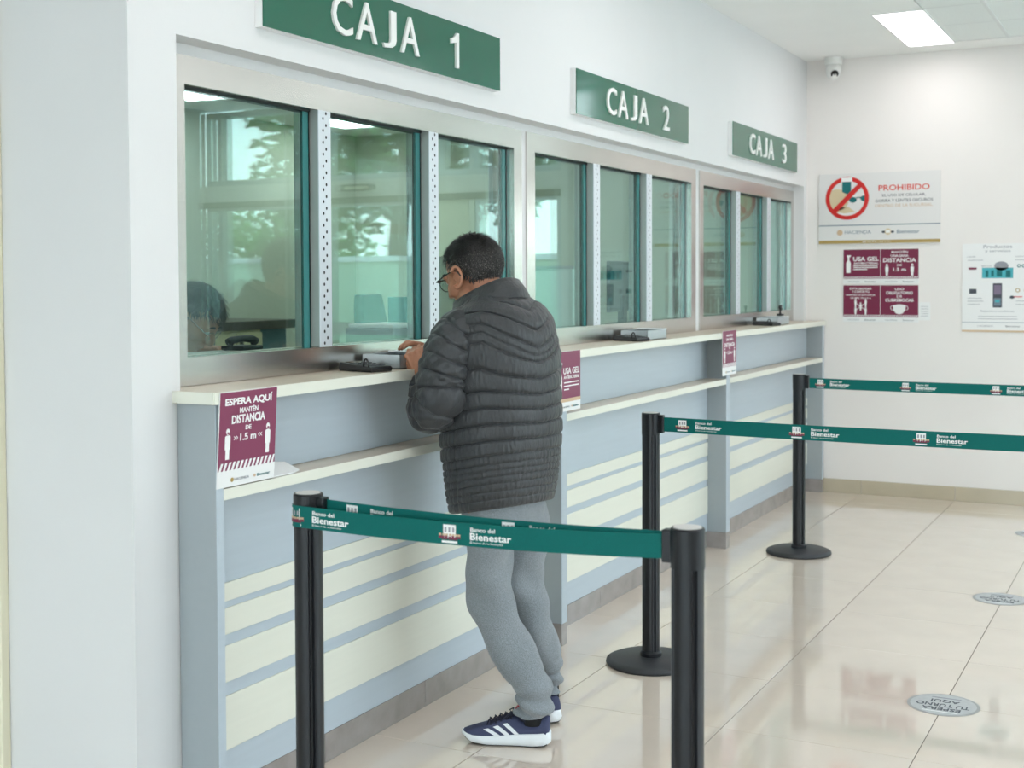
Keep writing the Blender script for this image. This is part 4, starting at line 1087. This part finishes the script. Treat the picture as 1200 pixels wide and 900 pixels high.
def sleeve(mb, ctrl, rad, step, seed, squash=None):
    P = catmull(ctrl, 44); L = path_len(P); tot = L[-1]; n = 72; N = None; rings = []
    r_ctrl = np.interp(np.array(L) / tot, np.linspace(0, 1, len(rad)), rad)
    for i, p in enumerate(P):
        t = (P[min(i + 2, len(P) - 1)] - P[max(i - 2, 0)]).normalized()
        if N is None: a = Vector((0, 0, 1)) - t * t.z; N = (a if a.length > .1 else Lm - t * Lm.dot(t)).normalized()
        else: N = (N - t * N.dot(t)).normalized()
        Bn = t.cross(N); ring = []
        for j in range(n):
            a = 2 * PI * j / n
            s_ = L[i] + .006 * math.sin(2 * a + i * .02) + .004 * math.sin(a * 3 + seed)
            f_ = (s_ / step) % 1; end = min(1, (tot - L[i]) / .02)
            h = (.7 * (1 - abs(2 * f_ - 1) ** 9) + .3 * (1 - abs(2 * f_ - 1) ** 2.2)) * .0115 + .0028 * math.sin(5 * a + L[i] * 90 + seed) * math.sin(L[i] * 50 + 2 * a) + .002 * math.sin(9 * a - L[i] * 140)
            r_ = r_ctrl[i] + h * (.4 + .6 * end)
            ring.append(p + N * (r_ * math.cos(a)) + Bn * (r_ * math.sin(a)))
        rings.append(ring)
    mb.loft(rings, False, False)
    e = rings[-1]; c = sum(e, Vector()) / n
    mb.loft([e, [c + (q - c) * .8 for q in e], [c + (q - c) * .76 - (P[-1] - P[-6]).normalized() * .03 for q in e]], False, False)
sleeve(jk, [Wm(.03, .085, 1.362), Wm(.035, .152, 1.338), Wm(.04, .203, 1.268), Wm(.045, .232, 1.18), EL[1] + Vector((0, 0, .04)), EL[1] + Fm * .055 + Vector((0, 0, -.005)), EL[1].lerp(WR[1], .62) + Vector((-.012, 0, -.012)), WR[1]], [.050, .067, .074, .074, .071, .065, .053, .042], .047, 1.0)
sleeve(jk, [Wm(.03, -.085, 1.362), Wm(.035, -.152, 1.338), Wm(.05, -.195, 1.265), Wm(.07, -.222, 1.17), EL[-1] + Vector((0, 0, .03)), EL[-1] + Fm * .06, EL[-1].lerp(WR[-1], .62), WR[-1]], [.060, .076, .078, .074, .070, .062, .050, .041], .047, 2.0)
jacket = jk.build('jacket', 'jacket', man, smooth=True)
# stand-up collar
cv = []; nu, nv = 96, 14
HB = T(-.035, 0, -.075)
for side_ in (0, 1):
    for i in range(nv):
        t = i / (nv - 1); tt = t if side_ == 0 else 1 - t
        for j in range(nu):
            u = 2 * PI * j / nu; th = .016 * (math.sin(PI * min(max(tt, .12), .88)) ** .6) * (1 + .10 * math.sin(7 * u + 4 * tt)) * (1 if side_ == 0 else -.35)
            ra = .108 * (1 - tt) + .088 * tt + th; rb = .122 * (1 - tt) + .118 * tt + th
            f_ = -math.cos(u); l_ = math.sin(u)
            z = 1.392 - .055 * f_ + (.068 + .004 * f_) * tt + .003 * math.sin(3 * u)
            cfw = .046 + .040 * tt
            cv.append(tuple(Wm(cfw + f_ * rb * 1.02, l_ * ra - .004 * tt, z)))
cf = []
rows = 2 * nv
for i in range(rows):
    for j in range(nu): cf.append((i * nu + j, i * nu + (j + 1) % nu, ((i + 1) % rows) * nu + (j + 1) % nu, ((i + 1) % rows) * nu + j))
MB().add(cv, cf).build('collar', 'jacket', man, smooth=True).parent = man
MB().tube([Wm(.178 - .02 * i, .0, 1.34 - .0 * i) if False else Wm(.012 + .172 + .006 * math.sin(i), 0, .76 + .068 * i) for i in range(9)], .004, 6).build('zipper', 'jacket_dark', man)

# joggers
tr = MB()
tr.loft([[Wm(c + b * math.cos(t), a * math.sin(t), z) for t in [2 * PI * i / 32 for i in range(32)]] for z, a, b, c in ((.70, .150, .112, 0), (.76, .158, .118, 0), (.84, .158, .118, .005), (.92, .15, .11, .01))])
def leg(mb, pts, rad, seed):
    P = catmull(pts, 26); L = path_len(P); tot = L[-1]; n = 48; rings = []; N = None
    rr = np.interp(np.array(L) / tot, np.linspace(0, 1, len(rad)), rad)
    for i, p in enumerate(P):
        t = (P[min(i + 2, len(P) - 1)] - P[max(i - 2, 0)]).normalized()
        if N is None: N = (Fm - t * Fm.dot(t)).normalized()
        else: N = (N - t * N.dot(t)).normalized()
        Bn = t.cross(N); s_ = L[i] / tot; ring = []
        low = max(0, (s_ - .80) / .20); knee = math.exp(-((s_ - .47) / .10) ** 2); thigh = math.exp(-((s_ - .2) / .16) ** 2)
        for j in range(n):
            a = 2 * PI * j / n
            h = low * .0125 * math.sin(40 * s_ * 2.2 + 1.6 * math.cos(a + seed)) + knee * .009 * math.sin(26 * s_ + 2.4 * math.sin(a + .5 + seed)) + thigh * .010 * math.sin(16 * s_ + 3 * math.sin(a + seed)) + .003 * math.sin(3 * a + 8 * s_ + seed)
            h += .006 * math.sin(2 * a - 22 * s_ + seed) * (1 - low)
            r_ = rr[i] + h
            ring.append(p + N * (r_ * 1.06 * math.cos(a)) + Bn * (r_ * math.sin(a)))
        rings.append(ring)
    mb.loft(rings)
leg(tr, [HIP[1] + Vector((0, 0, .03)), HIP[1].lerp(LK[1], .5) + Fm * .012, LK[1] + Fm * .012, LK[1].lerp(ANK[1], .5) - Fm * .012, ANK[1] + Vector((-.006, 0, .10)), ANK[1] + Vector((-.008, 0, .014))], [.088, .083, .074, .069, .064, .053], 0.3)
leg(tr, [HIP[-1] + Vector((0, 0, .03)), HIP[-1].lerp(LK[-1], .5) + Fm * .012, LK[-1] + Fm * .012, LK[-1].lerp(ANK[-1], .5) - Fm * .01, ANK[-1] + Vector((-.006, 0, .10)), ANK[-1] + Vector((-.006, 0, .016))], [.088, .084, .074, .065, .057, .050], 2.1)
remesh('joggers', tr, 'trousers', man, .005, 2, .4)

# trainers
def shoe(heel, direction, s, label=None):
    d = Vector((*direction, 0)).normalized(); lft = Vector((-d.y, d.x, 0)); h0 = Vector((*heel, 0))
    out = s    # +1: outer side lies to the wearer's left
    Pt = lambda a, b, z: h0 + d * a + lft * b + Vector((0, 0, z))
    r = empty('shoe', man.matrix_basis.inverted() @ h0); r.parent = man
    inv = (man.matrix_basis @ r.matrix_basis).inverted()
    def fin(mb, name, material, **k):
        mb.v = [tuple(inv @ Vector(p)) for p in mb.v]; return mb.build(name, material, r, local=True, **k)
    xs_ = np.linspace(0, .292, 30)
    def halfw(x): return float(np.interp(x, [0, .012, .04, .10, .16, .21, .25, .275, .292], [.012, .027, .034, .035, .041, .046, .042, .030, .008]))
    def soleb(x): return float(np.interp(x, [0, .02, .06, .20, .255, .292], [.014, .004, .0, .0, .006, .026]))
    def solet(x): return float(np.interp(x, [0, .03, .10, .18, .25, .292], [.050, .048, .042, .034, .033, .040]))
    ctr = lambda x: -.006 * out * math.sin(PI * min(x / .29, 1))
    sole = MB(); rings = []
    for x in xs_:
        w_, b0, t0 = halfw(x), soleb(x), solet(x); scal = .0022 * math.sin(x * 150)
        prof = [(-w_ * .9, b0 + .004), (-w_ * .6, b0), (w_ * .6, b0), (w_ * .9, b0 + .004), (w_ * 1.09 + scal, b0 + .4 * (t0 - b0)), (w_ * 1.04, t0 - .006), (w_ * .96, t0), (-w_ * .96, t0), (-w_ * 1.04, t0 - .006), (-w_ * 1.09 - scal, b0 + .4 * (t0 - b0))]
        rings.append([Pt(x, ctr(x) + p, z) for p, z in prof])
    so = fin(sole.loft(rings), 'sole', 'sole_white', smooth=True)
    rings = []
    for x in xs_[1:-1]:
        w_, b0 = halfw(x) * .93, soleb(x); rings.append([Pt(x, ctr(x) + p, z) for p, z in ((-w_, b0 + .004), (-w_ * .7, b0 - .0015), (w_ * .7, b0 - .0015), (w_, b0 + .004))])
    fin(MB().loft(rings), 'outsole', 'sole_black')
    top = lambda x: float(np.interp(x, [0, .02, .05, .085, .115, .15, .20, .245, .275, .292], [.098, .097, .078, .076, .096, .090, .068, .054, .045, .040]))
    up_ = MB(); rings = []
    for x in np.linspace(.004, .287, 34):
        w_, t0, tz = halfw(x) * .97, solet(x) - .006, top(x); ring = []
        open_ = np.interp(x, [0, .02, .1, .13], [.45, .55, .5, .0])
        for k in range(15):
            a = PI * k / 14; cw = math.cos(a); sw = math.sin(a)
            ring.append(Pt(x, ctr(x) + w_ * (abs(cw) ** .55) * math.copysign(1, cw) * (1 - .12 * sw), t0 + (tz - t0) * sw ** (.62)))
        rings.append(ring)
    fin(up_.loft(rings), 'upper', 'shoe_navy', smooth=True)
    fin(MB().loft([[Pt(.062 + .041 * math.cos(t), .026 * math.sin(t), z + .02 * math.cos(t) * .4) for t in [2 * PI * i / 20 for i in range(20)]] for z in (.075, .092, .096)]), 'collar', 'shoe_dark', smooth=True)
    fin(MB().tube([Pt(.055, 0, .07), Pt(.058, 0, .12), Pt(.060, 0, .17)], [.034, .034, .036], 16), 'sock', 'sock_black', smooth=True)
    # tongue, laces, tab
    fin(MB().loft([[Pt(x, s_ * wt_, z + dz) for s_, dz in ((-1, 0), (0, .006), (1, 0))] + [Pt(x, s_ * wt_, z + dz - .006) for s_, dz in ((1, 0), (0, .006), (-1, 0))] for x, z, wt_ in ((.100, .122, .020), (.120, .104, .021), (.155, .088, .018), (.195, .072, .015))]), 'tongue', 'shoe_dark', smooth=True)
    fin(MB().box(-.009, .009, -.012, .012, -.002, .002).mapv(lambda p: Pt(.103 + p.x, p.y + out * .008, .122 - p.x * .8 + p.z + .008)), 'tongue_tab', 'tab_red')
    lc = MB()
    for k in range(5):
        x = .125 + .017 * k; z = top(x) + .004
        lc.tube([Pt(x, -.024, z - .010), Pt(x + .004, -.01, z + .003), Pt(x + .008, .01, z + .003), Pt(x + .012, .024, z - .010)], .0022, 6)
        lc.tube([Pt(x, .024, z - .010), Pt(x + .004, .01, z + .005), Pt(x + .008, -.01, z + .005), Pt(x + .012, -.024, z - .010)], .0022, 6)
    for q in (1, -1): lc.tube([Pt(.125, 0, .104), Pt(.125, q * .02, .112), Pt(.14, q * .034, .100), Pt(.135, q * .026, .092), Pt(.122, q * .004, .102)], .002, 6)
    fin(lc, 'laces', 'shoe_dark', smooth=True)
    # three slanted bands on each flank
    for sd in (1, -1):
        for k in range(3):
            st_ = MB(); rings = []
            for i in range(7):
                q = i / 6; ring = []
                xa = .098 + .031 * k + .040 * q
                for dx in (0, .0155):
                    for o_ in (.0012, -.001):
                        x = xa + dx; t0 = solet(x) - .006; tz = top(x)
                        frac = .10 + .62 * q if sd == out else .10 + .5 * q
                        sw = frac ** (1 / .62); a = math.asin(min(1, sw)); cw = math.cos(a)
                        ring.append(Pt(x, ctr(x) + sd * (halfw(x) * .97 * cw ** .55 * (1 - .12 * sw) + o_), t0 + (tz - t0) * frac))
                rings.append([ring[0], ring[2], ring[3], ring[1]])
            fin(st_.loft(rings), 'stripe', 'sole_white')
    return r
shoe((-1.792, 3.712), (-.955, -.295), 1)
shoe((-1.862, 3.893), (-.74, .67), -1)

# --- the teller behind the first pane
teller = empty('person', (-3.45, 3.46, OZ), None, 'seated teller with dark hair and glasses bent over the desk behind the first pane', 'person')
HT = Vector((-3.150, 3.590, 1.372)); RT = frame((.95, .31), .72)
tb = MB()
TT = head_shapes(tb, HT, RT, .98)
ft = Vector((.95, .31, 0)).normalized(); lt_ = Vector((-ft.y, ft.x, 0)); o0 = Vector((-3.52, 3.44, 0))
Wt = lambda a, b, z: o0 + ft * a + lt_ * b + Vector((0, 0, z))
tb.tube([TT(-.03, 0, -.02), TT(-.04, 0, -.08), Wt(.24, 0, 1.27), Wt(.16, 0, 1.22)], [.055, .052, .056, .08], 16)
tb.loft([[Wt(c + b * math.cos(t), a * math.sin(t), z) for t in [2 * PI * i / 20 for i in range(20)]] for z, a, b, c in ((.84, .17, .12, -.02), (.95, .165, .12, .0), (1.08, .18, .12, .07), (1.18, .19, .105, .13), (1.24, .15, .08, .16), (1.27, .07, .05, .18))])
for s in (1, -1):
    sh, el, wr_ = Wt(.14, .18 * s, 1.19), Wt(.20, .25 * s, .98 + .26), Wt(.42, .12 * s, 1.255)
    el = Wt(.16, .26 * s, 1.245 - .24 + .02 if False else 1.0)
    el = Wt(.12, .27 * s, 1.03)
    wr_ = Wt(.36, .17 * s, 1.255)
    tb.tube([sh, sh.lerp(el, .5), el], [.05, .043, .038], 12); tb.tube([el, el.lerp(wr_, .4), wr_], [.038, .036, .024], 12)
    hand_shapes(tb, wr_, ft + Vector((0, 0, -.05)), (0, 0, -1), (.25, .3, .2), s, .92)
    hp, kn, an = Wt(-.02, .09 * s, .84), Wt(.34, .10 * s, .86), Wt(.30, .10 * s, OZ + .08)
    tb.tube([hp, hp.lerp(kn, .5), kn], [.085, .078, .06], 12); tb.tube([kn, kn.lerp(an, .4), an], [.058, .054, .036], 12)
    tb.ell(an + ft * .06 + Vector((0, 0, -.04)), (.11, .045, .04), 14, 8, Matrix((ft, lt_, Vector((0, 0, 1)))).transposed())
remesh('body', tb, 'skin_pale', teller, .006, 4, .5)
eyes(teller, TT, RT, .98)
hair_cap(teller, TT, RT, .98, 'hair_dark', 'hair_dark', lambda f, l: .062 if f > .05 else (.02 + (f - .01) * 1.1 if f > .01 else max(-.075, .02 + (f - .01) * 2.2)), .012, 2600, 7, (.02, .04), .15, False)
bl = MB()
bl.loft([[Wt(c + b * math.cos(t), a * math.sin(t), z) for t in [2 * PI * i / 28 for i in range(28)]] for z, a, b, c in ((.86, .19, .14, -.02), (.95, .185, .14, .0), (1.08, .20, .14, .07), (1.18, .21, .125, .13), (1.24, .17, .10, .16), (1.275, .09, .075, .19), (1.30, .07, .066, .20))], True, False)
for s in (1, -1):
    sh, el, wr_ = Wt(.14, .18 * s, 1.19), Wt(.12, .27 * s, 1.03), Wt(.36, .17 * s, 1.255)
    bl.tube([sh, sh.lerp(el, .5), el], [.066, .058, .05], 14); bl.tube([el, el.lerp(wr_, .5), el.lerp(wr_, .9)], [.05, .045, .036], 14)
bl.build('blouse', 'blouse', teller, smooth=True)
tl = MB()
for s in (1, -1):
    hp, kn, an = Wt(-.02, .09 * s, .84), Wt(.34, .10 * s, .86), Wt(.30, .10 * s, OZ + .09)
    tl.tube([hp, hp.lerp(kn, .5), kn + ft * .02, kn.lerp(an, .4), an], [.10, .092, .075, .066, .055], 14)
tl.build('skirt_trousers', 'office_dark', teller, smooth=True)
g = MB()
for s in (-1, 1):
    g.tube([TT(.100 - .004 * abs(math.cos(t)), s * (.033 + .026 * math.cos(t)), -.002 + .019 * math.sin(t)) for t in np.linspace(0, 2 * PI, 21)], .0012, 6, caps=False)
    g.tube([TT(.098, s * .056, .006), TT(.09, s * .075, .008), TT(.0, s * .088, .014), TT(-.02, s * .088, .0)], .0016, 6)
g.tube([TT(.101, -.008, .006), TT(.103, 0, .009), TT(.101, .008, .006)], .0014, 6)
g.build('glasses', 'silver', teller, smooth=True)
